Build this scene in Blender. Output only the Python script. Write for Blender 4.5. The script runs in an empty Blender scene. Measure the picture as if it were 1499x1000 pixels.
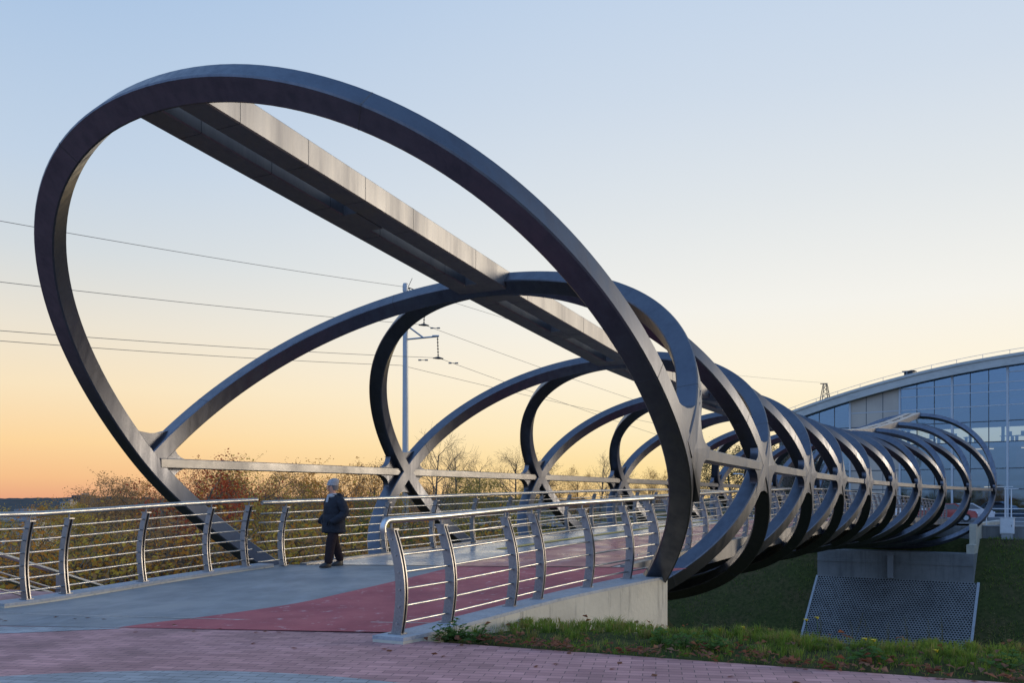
import bpy, bmesh, math, random
from math import sin, cos, pi, radians, sqrt, atan2, exp
from mathutils import Vector, Matrix, noise
random.seed(11)
sc = bpy.context.scene
col = sc.collection
E = 1.44                      # eye height above the plaza
F, HY, CX = 1328.9, 728.0, 750.0

# ------------------------------------------------------------------ helpers
def link(o):
    col.objects.link(o); return o
def tag(o, label=None, cat=None, group=None, kind=None):
    if label: o['label'] = label
    if cat: o['category'] = cat
    if group: o['group'] = group
    if kind: o['kind'] = kind
    return o
def empty(name, loc=(0, 0, 0), rz=0):
    o = bpy.data.objects.new(name, None); link(o)
    o.location = loc; o.rotation_euler = (0, 0, rz); o.empty_display_size = .3
    return o
def thing(name, label, cat, loc=(0, 0, 0), rz=0, group=None):
    return tag(empty(name, loc, rz), label, cat, group)
class MB:
    def __init__(s): s.v = []; s.f = []; s.mi = []
    def add(s, v, f, m=0):
        n = len(s.v); s.v += [tuple(p) for p in v]
        for q in f: s.f.append(tuple(i + n for i in q)); s.mi.append(m)
    def box(s, c, d, rz=0, m=0):
        x, y, z = d[0] / 2, d[1] / 2, d[2] / 2; cc, ss = cos(rz), sin(rz); v = []
        for sx, sy, sz in ((-1,-1,-1),(1,-1,-1),(1,1,-1),(-1,1,-1),(-1,-1,1),(1,-1,1),(1,1,1),(-1,1,1)):
            a, b = sx * x, sy * y
            v.append((c[0] + a * cc - b * ss, c[1] + a * ss + b * cc, c[2] + sz * z))
        s.add(v, [(0,3,2,1),(4,5,6,7),(0,1,5,4),(1,2,6,5),(2,3,7,6),(3,0,4,7)], m)
    def tube(s, pts, r, n=8, m=0, cap=True):
        pts = [Vector(p) for p in pts]; N = len(pts)
        rr = r if isinstance(r, (list, tuple)) else [r] * N
        up = None; v = []
        for i, p in enumerate(pts):
            t = (pts[min(i + 1, N - 1)] - pts[max(i - 1, 0)])
            if t.length < 1e-9: t = Vector((0, 0, 1))
            t.normalize()
            if up is None:
                up = Vector((0, 0, 1)) if abs(t.z) < .9 else Vector((1, 0, 0))
            a = t.cross(up)
            if a.length < 1e-4: a = t.orthogonal()
            a.normalize(); b = a.cross(t); up = b
            for k in range(n):
                th = 2 * pi * k / n
                v.append(p + a * (rr[i] * cos(th)) + b * (rr[i] * sin(th)))
        f = [(i*n+k, i*n+(k+1)%n, (i+1)*n+(k+1)%n, (i+1)*n+k) for i in range(N-1) for k in range(n)]
        if cap: f += [tuple(range(n-1, -1, -1)), tuple((N-1)*n+k for k in range(n))]
        s.add(v, f, m)
    def strip(s, L, R, m=0):
        n = len(L); s.add(list(L) + list(R), [(i, n+i, n+i+1, i+1) for i in range(n-1)], m)
    def sweep(s, secs, closed=False, cap=True, m=0):
        k = len(secs[0]); N = len(secs); v = [p for q in secs for p in q]; f = []
        for i in range(N if closed else N - 1):
            j = (i + 1) % N
            for a in range(k): f.append((i*k+a, i*k+(a+1)%k, j*k+(a+1)%k, j*k+a))
        if cap and not closed: f += [tuple(range(k-1,-1,-1)), tuple((N-1)*k+a for a in range(k))]
        s.add(v, f, m)
    def build(s, name, mats, parent=None, smooth=False, ang=None, bevel=0, fix=True):
        me = bpy.data.meshes.new(name); me.from_pydata(s.v, [], s.f)
        if not isinstance(mats, (list, tuple)): mats = [mats]
        for m_ in mats: me.materials.append(m_)
        if len(mats) > 1: me.polygons.foreach_set('material_index', s.mi)
        if fix or bevel or ang is not None:
            bm = bmesh.new(); bm.from_mesh(me)
            if fix: bmesh.ops.recalc_face_normals(bm, faces=bm.faces)
            if bevel:
                es = [e for e in bm.edges if len(e.link_faces) == 2 and e.calc_face_angle(0) > .6]
                bmesh.ops.bevel(bm, geom=es, offset=bevel, segments=1, profile=.5, affect='EDGES')
            if ang is not None:
                for e in bm.edges:
                    if len(e.link_faces) == 2 and e.calc_face_angle(0) > ang: e.smooth = False
                for f_ in bm.faces: f_.smooth = True
            bm.to_mesh(me); bm.free()
        if smooth: me.polygons.foreach_set('use_smooth', [True] * len(me.polygons))
        me.update()
        o = bpy.data.objects.new(name, me); link(o)
        if parent is not None: o.parent = parent
        return o
def copy_tree(o, parent=None):
    c = o.copy(); col.objects.link(c)
    if parent is not None: c.parent = parent
    for ch in list(o.children): copy_tree(ch, c)
    return c

# ------------------------------------------------------------------ materials
def mat(name, base, rough=.6, metal=0, spec=.5, n1=None, n2=None, bump=None, rvar=0, coat=0, sss=0, coords='Object'):
    """base colour broken up by two noises; n1=(scale, colour, amount), n2 the same; bump=(scale, strength)"""
    m = bpy.data.materials.new(name); m.use_nodes = True; nt = m.node_tree; N = nt.nodes; L = nt.links
    b = N['Principled BSDF']; b.inputs['Base Color'].default_value = (*base, 1)
    b.inputs['Roughness'].default_value = rough; b.inputs['Metallic'].default_value = metal
    b.inputs['Specular IOR Level'].default_value = spec
    if coat: b.inputs['Coat Weight'].default_value = coat
    tc = N.new('ShaderNodeTexCoord'); last = None
    for k, n in enumerate((n1, n2)):
        if not n: continue
        sca, colr, amt = n[:3]
        no = N.new('ShaderNodeTexNoise'); no.inputs['Detail'].default_value = 6; no.inputs['Roughness'].default_value = .62
        if isinstance(sca, (tuple, list)):
            mp = N.new('ShaderNodeMapping'); mp.inputs['Scale'].default_value = sca
            L.new(tc.outputs[coords], mp.inputs[0]); L.new(mp.outputs[0], no.inputs[0]); no.inputs['Scale'].default_value = 1
        else:
            no.inputs['Scale'].default_value = sca; L.new(tc.outputs[coords], no.inputs[0])
        cr = N.new('ShaderNodeMapRange'); cr.inputs[1].default_value = n[3] if len(n) > 3 else .4; cr.inputs[2].default_value = n[4] if len(n) > 4 else .65
        cr.inputs[4].default_value = amt
        L.new(no.outputs[0], cr.inputs[0])
        mx = N.new('ShaderNodeMix'); mx.data_type = 'RGBA'
        L.new(cr.outputs[0], mx.inputs[0])
        if last: L.new(last, mx.inputs[6])
        else: mx.inputs[6].default_value = (*base, 1)
        mx.inputs[7].default_value = (*colr, 1); last = mx.outputs[2]
        if k == 0 and rvar:
            rr = N.new('ShaderNodeMapRange'); rr.inputs[1].default_value = .3; rr.inputs[2].default_value = .7
            rr.inputs[3].default_value = max(.05, rough - rvar); rr.inputs[4].default_value = min(1, rough + rvar)
            L.new(no.outputs[0], rr.inputs[0]); L.new(rr.outputs[0], b.inputs['Roughness'])
    if last: L.new(last, b.inputs['Base Color'])
    if bump:
        no = N.new('ShaderNodeTexNoise'); no.inputs['Scale'].default_value = bump[0]; no.inputs['Detail'].default_value = 5
        L.new(tc.outputs[coords], no.inputs[0])
        bp = N.new('ShaderNodeBump'); bp.inputs['Strength'].default_value = bump[1]; bp.inputs['Distance'].default_value = .02
        L.new(no.outputs[0], bp.inputs['Height']); L.new(bp.outputs[0], b.inputs['Normal'])
    return m
M = {}
M['steel_paint'] = mat('bridge_paint', (.120,.126,.148), .38, .88, n1=((7,7,.5), (.086,.092,.112), .8), n2=(1.3, (.15,.156,.175), .55), rvar=.10, bump=(3, .06))
M['weld'] = mat('weld_seam', (.10,.102,.108), .55, .6)
M['beam_paint'] = mat('beam_paint', (.24,.24,.245), .42, .75, n1=((2.2,2.2,.3), (.17,.17,.18), .6), n2=((13,13,.5), (.275,.27,.265), .45), rvar=.1)
M['rail_paint'] = mat('rail_paint', (.20,.20,.205), .40, .8, n1=(1.2, (.15,.15,.155), .6), n2=((16,16,2), (.23,.225,.22), .3), rvar=.08)
M['stainless'] = mat('stainless', (.47,.465,.455), .38, 1, n1=(6, (.36,.36,.355), .7), rvar=.10)
M['blade'] = mat('brushed_blade', (.31,.305,.31), .42, 1, n1=((14,14,2), (.22,.215,.22), .8), n2=(40, (.38,.37,.36), .5), rvar=.08)
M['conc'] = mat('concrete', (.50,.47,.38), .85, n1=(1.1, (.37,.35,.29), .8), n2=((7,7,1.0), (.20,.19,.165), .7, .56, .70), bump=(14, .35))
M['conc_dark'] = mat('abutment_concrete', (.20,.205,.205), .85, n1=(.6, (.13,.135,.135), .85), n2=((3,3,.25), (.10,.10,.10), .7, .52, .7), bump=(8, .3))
M['kerb'] = mat('kerb_concrete', (.30,.32,.34), .7, n1=(5, (.22,.235,.25), .8), n2=(30, (.40,.41,.42), .6), bump=(30, .3))
M['deck'] = mat('deck_coating', (.42,.425,.415), .25, n1=((.9,.9,.9), (.15,.16,.165), .8), n2=(2.6, (.42,.425,.42), .8, .52, .70), rvar=.19, bump=(60, .05))
M['path'] = mat('path_coating', (.235,.243,.24), .62, n1=(.8, (.15,.157,.158), .9), n2=((2.2,.8,3), (.25,.262,.268), .85, .52, .70), rvar=.1, bump=(80, .2))
M['red'] = mat('red_coating', (.42,.05,.07), .33, n1=(.9, (.25,.042,.055), .8), n2=(2.2, (.50,.30,.31), .7, .54, .72), rvar=.2, bump=(70, .08))
M['red_path'] = mat('red_path_coating', (.38,.05,.066), .62, n1=(1.0, (.27,.04,.052), .85), n2=(7, (.55,.42,.41), .8, .60, .72), rvar=.1, bump=(80, .2))
M['yellow'] = mat('tactile_yellow', (.66,.44,.12), .8, spec=.2, n1=(6, (.50,.34,.11), .8))
M['tactile'] = mat('tactile_brown', (.22,.15,.11), .7, n1=(10, (.16,.11,.08), .8))
M['joint'] = mat('joint_steel', (.42,.42,.42), .5, .6, n1=(30, (.2,.2,.2), .8))
M['joint_dark'] = mat('joint_rubber', (.02,.02,.02), .7)
M['lawn'] = mat('lawn', (.055,.062,.020), .95, spec=.05, n1=(.45, (.085,.062,.032), .85), n2=(4.5, (.030,.038,.013), .95), bump=(9, .8))
M['bark'] = mat('bark', (.20,.155,.115), .95, spec=.1, n1=(6, (.03,.024,.02), .8))
M['twig'] = mat('twig', (.075,.05,.035), .95, spec=.1, n1=(6, (.04,.028,.02), .8))
M['white'] = mat('white_metal', (.62,.64,.66), .5, n1=(4, (.5,.52,.54), .6))
M['galv'] = mat('galvanised', (.40,.44,.48), .5, .5, n1=((6,6,.5), (.30,.335,.37), .8))
M['wire'] = mat('wire', (.16,.16,.16), .6, .2)
M['ins'] = mat('insulator', (.03,.03,.032), .4)
M['asphalt'] = mat('asphalt', (.10,.105,.11), .8, n1=(.5, (.075,.078,.08), .8))
M['black'] = mat('rubber_and_gap_shade', (.015,.015,.016), .6)
M['roof'] = mat('fascia_concrete', (.46,.46,.43), .75, n1=((1.5,1.5,6), (.34,.345,.33), .8), n2=(.5, (.52,.52,.49), .5))
M['mull'] = mat('mullion', (.42,.45,.48), .5, .3)
M['mulld'] = mat('thin_mullion', (.07,.085,.10), .5, .3)
M['beige'] = mat('beige_panel', (.46,.40,.33), .5, n1=(.4, (.38,.33,.28), .8))
M['inwall'] = mat('hall_inside_wall', (.16,.17,.19), .8, n1=(.3, (.09,.10,.12), .9))
M['wood'] = mat('wood_panel', (.22,.10,.045), .55, n1=((1.2,1.2,.3), (.11,.05,.025), .9))
M['slab'] = mat('floor_slab', (.22,.225,.235), .8)
M['furn'] = mat('furniture', (.03,.033,.04), .6)
M['hill'] = mat('forest_hill', (.085,.092,.090), 1, spec=0, n1=(.02, (.12,.095,.075), .7), n2=(.06, (.055,.065,.066), .9))
def glass_mat(name, tint, refl):
    m = bpy.data.materials.new(name); m.use_nodes = True; nt = m.node_tree; N = nt.nodes; L = nt.links
    N.remove(N['Principled BSDF'])
    t = N.new('ShaderNodeBsdfTransparent'); t.inputs[0].default_value = (*tint, 1)
    g = N.new('ShaderNodeBsdfGlossy'); g.inputs['Color'].default_value = (.40,.64,.92,1); g.inputs['Roughness'].default_value = .03
    lw = N.new('ShaderNodeLayerWeight'); lw.inputs[0].default_value = .25
    mr = N.new('ShaderNodeMapRange'); mr.inputs[3].default_value = refl; mr.inputs[4].default_value = 1
    tc = N.new('ShaderNodeTexCoord'); no = N.new('ShaderNodeTexNoise'); no.inputs['Scale'].default_value = .45; no.inputs['Detail'].default_value = 2
    bp = N.new('ShaderNodeBump'); bp.inputs['Strength'].default_value = .10; bp.inputs['Distance'].default_value = .1
    mx = N.new('ShaderNodeMixShader')
    L.new(tc.outputs['Object'], no.inputs[0]); L.new(no.outputs[0], bp.inputs['Height']); L.new(bp.outputs[0], g.inputs['Normal'])
    L.new(lw.outputs['Fresnel'], mr.inputs[0]); L.new(mr.outputs[0], mx.inputs[0]); L.new(t.outputs[0], mx.inputs[1]); L.new(g.outputs[0], mx.inputs[2])
    L.new(mx.outputs[0], N['Material Output'].inputs[0])
    return m
M['glass'] = glass_mat('hall_glass', (.36,.48,.62), .32)
M['carglass'] = mat('car_glass', (.02,.025,.03), .08, spec=.8)
def leafmat(name, a, b):
    m = mat(name, a, .75, spec=.2, n1=(1.7, b, .9), n2=(9, tuple(c * .55 for c in a), .6))
    nt = m.node_tree; N = nt.nodes; L = nt.links; p = N['Principled BSDF']
    tl = N.new('ShaderNodeBsdfTranslucent'); mx = N.new('ShaderNodeMixShader'); mx.inputs[0].default_value = .55
    src = p.inputs['Base Color'].links[0].from_socket
    L.new(src, tl.inputs[0]); L.new(p.outputs[0], mx.inputs[1]); L.new(tl.outputs[0], mx.inputs[2])
    L.new(mx.outputs[0], N['Material Output'].inputs[0])
    return m
LF = dict(red=leafmat('red_leaves', (.62,.13,.05), (.42,.085,.035)),
          orange=leafmat('orange_leaves', (.74,.32,.05), (.58,.22,.04)),
          yellow=leafmat('yellow_leaves', (.74,.50,.08), (.60,.38,.06)),
          olive=leafmat('olive_leaves', (.46,.35,.07), (.55,.36,.08)),
          brown=leafmat('brown_leaves', (.56,.30,.11), (.38,.21,.08)),
          green=leafmat('green_leaves', (.20,.21,.05), (.28,.25,.05)),
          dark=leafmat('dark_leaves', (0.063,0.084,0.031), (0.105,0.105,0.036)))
M['grass'] = leafmat('grass_blades', (.19,.27,.04), (.115,.19,.028))
M['drygrass'] = leafmat('dry_grass', (.30,.27,.09), (.21,.20,.06))
M['weed'] = leafmat('weed_leaves', (.11,.20,.045), (.07,.14,.035))
M['stalk'] = leafmat('dry_stalks', (.16,.15,.07), (.10,.10,.04))
M['petal'] = mat('yellow_petal', (.75,.52,.02), .6)
M['litter'] = leafmat('fallen_leaf', (.24,.085,.04), (.34,.20,.13))

# pavers: running-bond bricks laid along the plaza edge, colour differs from stone to stone
def paver_mat(name, c1, c2, mortar):
    m = bpy.data.materials.new(name); m.use_nodes = True; nt = m.node_tree; N = nt.nodes; L = nt.links; b = N['Principled BSDF']
    tc = N.new('ShaderNodeTexCoord'); mp = N.new('ShaderNodeMapping'); mp.inputs['Rotation'].default_value = (0, 0, radians(9.0))
    br = N.new('ShaderNodeTexBrick'); br.inputs['Scale'].default_value = 1
    br.inputs['Brick Width'].default_value = .21; br.inputs['Row Height'].default_value = .105; br.inputs['Mortar Size'].default_value = .004; br.inputs['Mortar Smooth'].default_value = .4
    br.inputs['Color1'].default_value = (*c1, 1); br.inputs['Color2'].default_value = (*c2, 1); br.inputs['Mortar'].default_value = (*mortar, 1); br.inputs['Bias'].default_value = -.1
    no = N.new('ShaderNodeTexNoise'); no.inputs['Scale'].default_value = 1.3; no.inputs['Detail'].default_value = 7
    n2 = N.new('ShaderNodeTexNoise'); n2.inputs['Scale'].default_value = 70; n2.inputs['Detail'].default_value = 3
    mx = N.new('ShaderNodeMix'); mx.data_type = 'RGBA'; mx.blend_type = 'MULTIPLY'
    mr = N.new('ShaderNodeMapRange'); mr.inputs[1].default_value = .3; mr.inputs[2].default_value = .7; mr.inputs[3].default_value = .72; mr.inputs[4].default_value = 1.2
    L.new(tc.outputs['Object'], mp.inputs[0]); L.new(mp.outputs[0], br.inputs[0]); L.new(tc.outputs['Object'], no.inputs[0]); L.new(tc.outputs['Object'], n2.inputs[0])
    mx.inputs[0].default_value = 1; L.new(br.outputs[0], mx.inputs[6]); L.new(no.outputs[0], mr.inputs[0]); L.new(mr.outputs[0], mx.inputs[7])
    L.new(mx.outputs[2], b.inputs['Base Color'])
    b.inputs['Roughness'].default_value = .68; b.inputs['Specular IOR Level'].default_value = .35
    bp = N.new('ShaderNodeBump'); bp.inputs['Strength'].default_value = .7; bp.inputs['Distance'].default_value = .006; bp.invert = True
    b2 = N.new('ShaderNodeBump'); b2.inputs['Strength'].default_value = .15; b2.inputs['Distance'].default_value = .003
    L.new(n2.outputs[0], b2.inputs['Height']); L.new(br.outputs['Fac'], bp.inputs['Height']); L.new(b2.outputs[0], bp.inputs['Normal']); L.new(bp.outputs[0], b.inputs['Normal'])
    return m
M['paver'] = paver_mat('pink_pavers', (.47,.235,.215), (.31,.148,.140), (.10,.065,.065))
M['paver_blue'] = paver_mat('grey_blue_pavers', (.33,.33,.325), (.245,.25,.25), (.08,.08,.08))

# ------------------------------------------------------------------ bridge alignment (fitted axis)
U = 1.05
fp = dict(X0=10.73687, Z0=35.79861, al=.5394, s=5.2574, w0=3.5, w1=1.67518, w2=.49626, w3=-.10967, hr0=.52584, hr1=-.03298, hr2=-.09076, hr3=.01809, kap=.00225, s2=.10391)
SOFF = 22.778
def Sn(n): u = n - 4.5; return (fp['s'] * (u + fp['s2'] * u ** 3 / 20) + SOFF) * U      # metres along the axis of node n
def ax(S):
    s = S / U - SOFF; th = fp['al'] + fp['kap'] * s / 2
    return fp['X0'] * U + U * s * sin(th), fp['Z0'] * U + U * s * cos(th), fp['al'] + fp['kap'] * s
def pos(S, lat, z=0):
    x, y, a = ax(S); return Vector((x + lat * cos(a), y - lat * sin(a), z))
def inv(X, Y):
    S = 0
    for _ in range(6):
        x, y, a = ax(S); S += (X - x) * sin(a) + (Y - y) * cos(a)
    x, y, a = ax(S); return S, (X - x) * cos(a) - (Y - y) * sin(a)
def ST(n): return Sn(n) - (.17 * U if n < 0 else 0)      # crossings on the top beam; the first one overhangs a little more
def poly(k, u): v = u / 5; return fp[k+'0'] + fp[k+'1'] * v * v + fp[k+'2'] * v + fp[k+'3'] * v ** 3
def W(n): return poly('w', n - 4.5) * U
def HR(n): return poly('hr', n - 4.5) * U
HT = [h * U for h in (4.20, 3.60, 3.12, 2.88, 2.74, 2.70, 2.76, 2.99, 3.47, 4.25, 5.31)]   # underside of top beam at crossings
def table(T, x):
    n = len(T)
    if x <= T[0][0]: return T[0][1]
    if x >= T[-1][0]: return T[-1][1]
    for i in range(n - 1):
        if x <= T[i+1][0]:
            x0, y0 = T[i]; x1, y1 = T[i+1]; t = (x - x0) / (x1 - x0)
            m0 = (y1 - T[i-1][1]) / (x1 - T[i-1][0]) if i > 0 else (y1 - y0) / (x1 - x0)
            m1 = (T[i+2][1] - y0) / (T[i+2][0] - x0) if i < n - 2 else (y1 - y0) / (x1 - x0)
            h = x1 - x0
            return (2*t**3-3*t*t+1)*y0 + (t**3-2*t*t+t)*h*m0 + (-2*t**3+3*t*t)*y1 + (t**3-t*t)*h*m1
DZT = [(-9.5,.010),(-7.0,.012),(-6,.05),(-4,.145),(-2,.205),(0,.25),(2,.295),(4,.34),(7,.40),(11,.475),(16,.55),(21,.558),(27,.50),(34,.385),(42,.24),(51,.0),(60,-.26),(66,-.50)]
def DZ(S): return table(DZT, S)
def at(x, Y): return (x - CX) * Y / F
def vz(y, Y): return E - (y - HY) * Y / F

# ------------------------------------------------------------------ footbridge
bridge = thing('footbridge', 'dark grey steel footbridge whose crossing tilted elliptical rings form an open tube around the deck', 'footbridge', pos(0, 0, 0))
BO = Vector(bridge.location)
def loc(p): return Vector(p) - BO
DEP, THK = .30, .30
def ring_curve(n, fam, N=180):
    """base curve of one ring as (lat, t) in its leaning plane, plus data for mapping to the world"""
    hc = HR(n); w = W(n) * (1.012 if n == 0 else 1)
    top = HT[n + fam] + DEP / 2 * .85
    Sc, St = Sn(n), ST(n - .5 + fam)
    lean = (Sc - St) / (top - hc)
    hb = hc - .32 * (top - hc) - 1.82 * U; m1, m2 = 2.1, 2.3
    if n == 0 and fam == 0: hb = hc - 3.50 * U; m2 = 1.68
    raw = []
    for i in range(2000):
        th = 2 * pi * i / 2000; c, s = cos(th), sin(th); m = m1 if s > 0 else m2
        hh = (top - hc) if s > 0 else (hc - hb)
        raw.append((w * math.copysign(abs(c) ** (2 / m), c), math.copysign(abs(s) ** (2 / m), s) * hh * sqrt(1 + lean ** 2)))
    d = [0]
    for i in range(2000):
        a, b = raw[i], raw[(i + 1) % 2000]; d.append(d[-1] + sqrt((a[0]-b[0])**2 + (a[1]-b[1])**2))
    out = []; j = 0
    for k in range(N):
        q = d[-1] * k / N
        while d[j + 1] < q: j += 1
        t = (q - d[j]) / max(1e-9, d[j+1] - d[j]); a, b = raw[j % 2000], raw[(j + 1) % 2000]
        out.append((a[0] + (b[0]-a[0]) * t, a[1] + (b[1]-a[1]) * t))
    # soften the slope break at the sides
    for _ in range(6):
        out = [((out[i-1][0] + 2 * out[i][0] + out[(i+1) % N][0]) / 4, (out[i-1][1] + 2 * out[i][1] + out[(i+1) % N][1]) / 4) for i in range(N)]
    return out, lean, hc, Sc
def ring_obj(n, fam, half):
    cv, lean, hc, Sc = ring_curve(n, fam); N = len(cv); k = sqrt(1 + lean * lean)
    cx, cy, a = ax(Sc); A = Vector((sin(a), cos(a), 0)); R = Vector((cos(a), -sin(a), 0)); Z = Vector((0, 0, 1))
    T = (-A * lean + Z) / k; Nn = (-A - Z * lean) / k
    O = Vector((cx, cy, E + hc))
    secs = []; idx = list(range(N))
    if half:
        lo = 5
        idx = [i % N for i in range(-lo, N // 2 + lo)]
        idx = [i for i in idx if cv[i][1] > -.10]
    d, t, c = DEP / 2, THK / 2, .018
    prof = [(-d+c,-t),(d-c,-t),(d,-t+c),(d,t-c),(d-c,t),(-d+c,t),(-d,t-c),(-d,-t+c)]
    for q, i in enumerate(idx):
        p0, p1 = cv[i-1], cv[(i+1) % N]; dx, dy = p1[0]-p0[0], p1[1]-p0[1]; l = sqrt(dx*dx+dy*dy); nx, ny = dy/l, -dx/l
        C = O + R * cv[i][0] + T * cv[i][1]; nr = R * nx + T * ny
        secs.append([loc(C + nr * r_ + Nn * t_) for r_, t_ in prof])
    m = MB(); m.sweep(secs, closed=not half)
    L_ = len(secs)
    for q in range(7 + 11 * n % 5, L_ - 3, 25):           # welded splices
        a, b = secs[q], secs[q + 1]; ca = sum(a, Vector()) / 8; dirv = (sum(b, Vector()) / 8 - ca).normalized()
        m.sweep([[ca + (p - ca) * 1.012 + dirv * e for p in a] for e in (-.007, .007)], m=1)
    return m.build('ring', [M['steel_paint'], M['weld']], bridge, ang=.35)
rings = {}
for n in range(10):
    rings[n, 0] = ring_obj(n, 0, n == 9)
    rings[n, 1] = ring_obj(n, 1, n == 0)
# plates with rounded inner corners where rings and side rails meet
def arc(p, q, r, n=9):
    return [(p[0]*(1-t)**2 + 2*q[0]*t*(1-t) + r[0]*t*t, p[1]*(1-t)**2 + 2*q[1]*t*(1-t) + r[1]*t*t) for t in [i/(n-1) for i in range(n)]]
for n in range(10):
    topA, topB = HT[n] + .13, HT[n+1] + .13; hc = HR(n); w = W(n) * (1.012 if n == 0 else 1); Sc = Sn(n)
    lA = (Sc - ST(n - .5)) / (topA - hc); lB = (Sn(n + .5) - Sc) / (topB - hc)
    hb = hc - .32 * ((topA + topB) / 2 - hc) - 1.82 * U
    def latv(v):
        h = ((topA + topB) / 2 - hc) if v > 0 else hc - hb
        mm = 2.1 if v > 0 else 2.3
        return w * max(0, 1 - (abs(v) / h) ** mm) ** (1 / mm)
    regs = []
    hw = .17
    V = .74 if n else .84
    regs.append(arc((-lA*V, V), (0, .20), (lB*V, V)))                      # upper notch
    lowA, lowB = (n < 9), (n > 0)
    ls = lA if lowA else lB
    if lowA and lowB: regs.append(arc((-lB*V, -V), (0, -.20), (lA*V, -V)))
    if n < 9:
        regs.append(arc((lB*.66, .66), (lB*.30+.05, .12), (lB*.66+.26, .07)))
        if lowA: regs.append(arc((lA*.66, -.66), (lA*.30+.05, -.12), (lA*.66+.26, -.07)))
        regs.append([(lB*.66+.26, .07), (lA*.66+.26, -.07)])
    if n > 0:
        regs.append(arc((-lA*.66, .66), (-lA*.30-.05, .12), (-lA*.66-.26, .07)))
        if lowB: regs.append(arc((-lB*.66, -.66), (-lB*.30-.05, -.12), (-lB*.66-.26, -.07)))
        regs.append([(-lA*.66-.26, .07), (-lB*.66-.26, -.07)])
    for side in (-1, 1):
        m = MB(); ho = DEP / 2 - .012; hi = -.01
        for reg in regs:
            poly2 = [(0, 0)] + reg
            ins, outs = [], []
            for (u, v) in poly2:
                L_ = side * latv(v)
                ins.append(loc(pos(Sc + u, L_ + side * hi, E + hc + v))); outs.append(loc(pos(Sc + u, L_ + side * ho, E + hc + v)))
            q = len(poly2); f = []
            for i in range(1, q - 1): f += [(0, i, i+1), (q, q+i+1, q+i)]
            for i in range(q): j = (i + 1) % q; f.append((i, j, q+j, q+i))
            m.add(ins + outs, f)
        m.build('node_plate', M['steel_paint'], bridge, ang=.5)
# side rails
for side in (-1, 1):
    secs = []
    for i in range(163):
        n = .02 + 8.96 * i / 162; S = Sn(n); wl = W(n); z = E + HR(n); hh, ww = .085, .115
        secs.append([loc(pos(S, side * wl + dx, z + dz)) for dx, dz in ((-ww,-hh+.012),(-ww+.012,-hh),(ww-.012,-hh),(ww,-hh+.012),(ww,hh-.012),(ww-.012,hh),(-ww+.012,hh),(-ww,hh-.012))])
    m = MB(); m.sweep(secs); m.build('side_rail', M['rail_paint'], bridge, ang=.4)
# top beam: two box rails joined by plates, straight between ring crossings
def tb(n):
    i = min(9, max(0, int(n + .5))); t = n + .5 - i
    return HT[i] * (1 - t) + HT[i + 1] * t
m = MB(); bw, gap, bh = .50, .115, .35
for side in (-1, 1):
    secs = []
    for i in range(0, 11):
        n = i - .5; S = ST(n) + (.12 if i == 0 else -.12 if i == 10 else 0); z = E + HT[i] - .02
        a, b = sorted((side * gap, side * bw)); c = .015
        secs.append([loc(pos(S, l, z + h)) for l, h in ((a,c),(a+c,0),(b-c,0),(b,c),(b,bh-c),(b-c,bh),(a+c,bh),(a,bh-c))])
    m.sweep(secs)
rs = random.Random(2)
for i in range(10):
    S0_, S1_ = ST(i - .5), ST(i + .5) - (.12 if i == 9 else 0); Sa = S0_ + (.12 if i == 0 else 0); q = S0_ + .7
    while q < S1_ - .5:
        t_ = (q - S0_) / (S1_ - S0_); z = E + HT[i] + (HT[i+1] - HT[i]) * t_ - .02
        for side in (-1, 1):
            m.sweep([[loc(pos(Sa, side * l, 0).lerp(pos(S1_, side * l, 0), (q + e - Sa) / (S1_ - Sa)) + Vector((0, 0, E + HT[i] + (HT[i+1] - HT[i]) * (q + e - Sa) / (S1_ - Sa) - .02 + h))) for l, h in ((gap-.002, .013), (gap+.014, -.002), (bw-.014, -.002), (bw+.002, .014), (bw+.002, bh-.014), (bw-.014, bh+.002), (gap+.014, bh+.002), (gap-.002, bh-.014))] for e in (-.004, .004)], m=1)
        q += rs.choice((1.2, 1.9, 2.6))
m.build('top_beam', [M['beam_paint'], M['weld']], bridge, ang=.1)
for i in range(10):
    for c, hl in ((0, .55), (.5, .32), (1, .55)):
        if c == 0: continue
        S0, S1 = ST(i - .5), Sn(i + .5); Sc = S0 + (S1 - S0) * c
        if c == 0: Sc += hl + .12
        def zz(S): return E + HT[i] + (HT[i+1] - HT[i]) * (S - S0) / (S1 - S0) - .02
        m = MB(); secs = []
        for S in (Sc - hl, Sc + hl):
            z = zz(S) if c < 1 or S <= S1 else (E + HT[i+1] - .02 + ((HT[min(i+2,10)] - HT[i+1]) / max(.1, Sn(min(i+1.5, 9.5)) - S1) * (S - S1) if i < 9 else 0))
            secs.append([loc(pos(S, l, z + h)) for l, h in ((-gap-.01, .004), (gap+.01, .004), (gap+.01, bh-.01), (-gap-.01, bh-.01))])
        if c == 1:
            if i == 9: secs[1] = [loc(pos(S1 - .12, l, E + HT[10] - .02 + h)) for l, h in ((-gap-.01, .004), (gap+.01, .004), (gap+.01, bh-.01), (-gap-.01, bh-.01))]
            else: secs.insert(1, [loc(pos(S1, l, E + HT[i+1] - .02 + h)) for l, h in ((-gap-.01, .004), (gap+.01, .004), (gap+.01, bh-.01), (-gap-.01, bh-.01))])
        m.sweep(secs); m.build('beam_plate', M['beam_paint'], bridge)
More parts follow.
